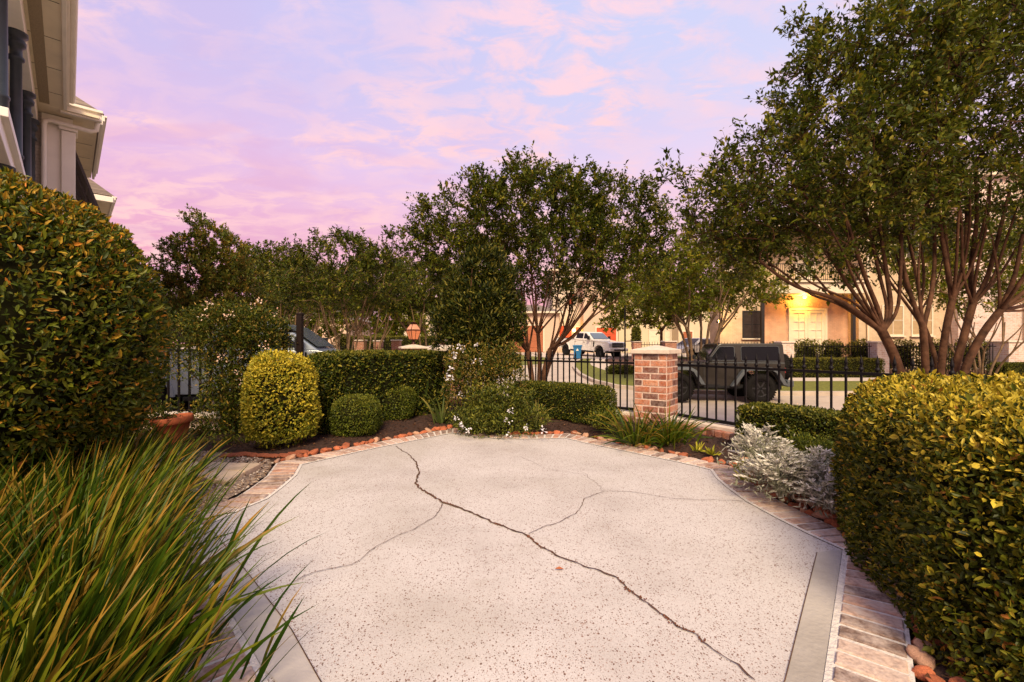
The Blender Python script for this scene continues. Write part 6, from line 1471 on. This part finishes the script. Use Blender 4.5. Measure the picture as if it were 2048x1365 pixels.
# ---- our own townhouse at the left
th = thing('gallery_townhouse', 'cream townhouse with deep eaves, iron columns and dark tilted shutters at the left', 'house', (0,0,0), math.atan2(.716,-.698))
def P_(name, m, x0, x1, y0, y1, z0, z1, bevel=0, par=None):
    return MB().box(((x0+x1)/2,(y0+y1)/2,(z0+z1)/2), (x1-x0,y1-y0,z1-z0)).build(name, m, par or th, bevel=bevel)
ZE = 6.32
P_('wall', mat_taupe, 7, 15.02, 2.5, 8, -.6, ZE+.1)
P_('wall', mat_taupe, 15.03, 20.0, .42, 8, -.6, ZE+.1)
P_('end_panel', mat_cream, 14.97, 15.6, -.08, .44, -.6, ZE-.02)
P_('wall', mat_cream, 15.61, 20.0, -.06, .41, -.6, ZE-.02)
P_('pilaster', mat_cream, 14.90, 15.3, -.12, .12, -.6, ZE-.34, .01); P_('pilaster_cap', mat_cream, 14.86, 15.34, -.16, .16, ZE-.33, ZE-.22, .01)
P_('soffit', mat_soffit, 7, 14.5, .08, 3, ZE, ZE+.06); P_('soffit', mat_soffit, 14.51, 19.9, -.52, 3, ZE, ZE+.06)
sv = MB()
for x_ in np.arange(7.6, 14.3, 1.22): sv.box((x_,1.5,ZE-.002),(.012,2.8,.006))
for x_ in np.arange(15.4, 19.8, 1.22): sv.box((x_,1.0,ZE-.002),(.012,2.9,.006))
sv.build('soffit_seams', mat('seam_dark', (.10,.08,.05), .8), th)  # thin dark strips marking the soffit joints
P_('soffit_vent', mat('vent_strip', (.30,.24,.15), .8, var=.3, scale=60), 7, 14.4, .30, .46, ZE-.006, ZE-.001)
def fascia(x0, x1, y0, y1):
    f_ = MB()
    for (dz0, dz1, o_) in ((0,.10,.0),(.10,.20,-.035),(.20,.24,-.075)):
        f_.box(((x0+x1)/2,(y0+y1)/2+o_/2,ZE-.03+(dz0+dz1)/2), (x1-x0, abs(y1-y0)-o_, dz1-dz0))
    f_.build('fascia', mat_cream, th, bevel=.006)
fascia(7, 14.44, .02, .08); fascia(14.80, 19.9, -.60, -.54)
g_ = MB(); g_.tube([(7,-.05,ZE+.20),(14.40,-.05,ZE+.20)], .065, 10).build('gutter', mat_cream, th)
f_ = MB(); f_.box((14.62,-.22,ZE+.06),(.10,.70,.20)); f_.box((14.56,-.22,ZE+.17),(.10,.74,.06)); f_.build('fascia', mat_cream, th, bevel=.006)
P_('beam', mat_cream, 7, 15.0, .50, .90, ZE-.34, ZE-.01, .01)
dn = MB(); dn.tube([(14.78,-.50,ZE-.02),(14.80,-.48,ZE-.20),(14.84,-.38,ZE-.24),(14.84,.30,ZE-.20),(14.86,.38,ZE-.24),(14.86,.40,ZE-.34),(14.86,.40,-.5)], .05, 10); dn.build('downspout', mat_cream, th)
P_('deck', mat_white, 7, 15.0, .50, 2.49, 3.16, 3.40, .01); P_('deck_trim', mat_white, 7, 15.0, .44, .52, 3.34, 3.44, .008)
for x_ in (8.3, 10.75, 13.2, 14.7):
    for z0_, z1_ in ((-.5, 3.16), (3.40, ZE-.34)):
        c_ = MB(); r0 = .078; hh = z1_-z0_
        c_.lathe([(r0*1.5,0),(r0*1.5,.08),(r0*1.2,.10),(r0*1.35,.16),(r0,.20),(r0,hh*.22),(r0*1.15,hh*.22+.02),(r0*1.15,hh*.22+.05),(r0*.95,hh*.22+.07),(r0*.88,hh-.46),(r0*1.25,hh-.44),(r0*1.3,hh-.40),(r0*.95,hh-.37),(r0*.95,hh-.25),(r0*1.45,hh-.21),(r0*1.55,hh-.15),(r0*1.1,hh-.10),(r0*1.8,hh-.05),(r0*1.8,hh)], 18, c=(x_,.60,z0_)); c_.build('column', mat_colmn, th)
rr = MB(); rr.box((11.6,.84,4.25),(6.6,.04,.04)); rr.box((11.6,.84,3.52),(6.6,.03,.03))
for i in range(34): rr.box((8.4+i*.195,.84,3.88),(.012,.012,.74))
rr.build('railing', mat_colmn, th)
for x0_ in (9.5, 11.8, 13.8): P_('gallery_door', mat_dark, x0_-.5, x0_+.5, 2.44, 2.5, 3.42, 5.8)
# tilted shutters on the second block
for x0_, x1_ in ((15.75,17.0),(17.2,18.4),(18.6,19.7)):
    sh = MB(); M = Matrix.Rotation(R(-18), 3, 'X'); c = Vector(((x0_+x1_)/2, -.36, 5.05)); ww, hh = x1_-x0_, 1.75
    for sx_ in (-1,1): sh.box(c+M@Vector((sx_*(ww/2-.03),0,0)), (.06,.05,hh), M=M)
    for sz_ in (-1,0,1): sh.box(c+M@Vector((0,0,sz_*(hh/2-.03))), (ww-.121,.05,.06), M=M)
    for i in range(26): sh.box(c+M@Vector((0,0,-hh/2+.08+i*(hh-.16)/25)), (ww-.122,.045,.012), M=M@Matrix.Rotation(R(35),3,'X'))
    sh.build('tilted_shutter', mat_slat, th); P_('window', mat_trimw, x0_, x1_, -.10, -.065, 4.1, 5.95)
rf = MB(); rf.add([(14.78,-.62,ZE+.24),(20.0,-.62,ZE+.24),(20.0,7,ZE+.24),(14.78,7,ZE+.24),(15.9,.5,ZE+1.25),(18.9,.5,ZE+1.25),(18.9,6,ZE+1.25),(15.9,6,ZE+1.25)], [(3,2,1,0),(0,1,5,4),(1,2,6,5),(2,3,7,6),(3,0,4,7),(4,5,6,7)]); rf.build('roof', mat_shingle, th)
rf = MB(); rf.add([(7,.0,ZE+.24),(14.4,.0,ZE+.24),(14.4,7,ZE+.24),(7,7,ZE+.24),(7,3,ZE+2.6),(14.4,3,ZE+2.6)], [(3,2,1,0),(0,1,5,4),(2,3,4,5),(1,2,5),(3,0,4)]); rf.build('roof', mat_shingle, th)
# third block
P_('wall', mat_taupe, 23.0, 28, -.75, 8, -.6, ZE); P_('wall', mat_taupe, 20.01, 22.99, .6, 8, -.6, ZE)
P_('soffit', mat_soffit, 22.7, 28.2, -1.16, 2, ZE, ZE+.06); fascia(22.66, 28.2, -1.24, -1.17)
P_('fascia', mat_cream, 22.62, 22.70, -1.20, 1, ZE-.03, ZE+.17, .005); P_('window', mat_trimw, 22.94, 22.99, -.6, .1, 3.6, 5.6); P_('window', mat_glass, 22.92, 22.935, -.52, .02, 3.7, 5.5)
rf = MB(); rf.add([(22.66,-1.24,ZE+.22),(28.2,-1.24,ZE+.22),(28.2,7,ZE+.22),(22.66,7,ZE+.22),(23.9,-.1,ZE+1.4),(27,-.1,ZE+1.4),(27,6,ZE+1.4),(23.9,6,ZE+1.4)], [(3,2,1,0),(0,1,5,4),(1,2,6,5),(2,3,7,6),(3,0,4,7),(4,5,6,7)]); rf.build('roof', mat_shingle, th)
print('verts', sum(len(o.data.vertices) for o in C.objects if o.type == 'MESH'), 'objects', len(C.objects))

for o in C.objects:
    if 'label' in o and len(o['label'].replace(',', ' ').split()) > 16: print('LONG', len(o['label'].split()), o['label'])
    if 'label' in o and len(o['label'].split()) < 4: print('SHORT', o['label'])
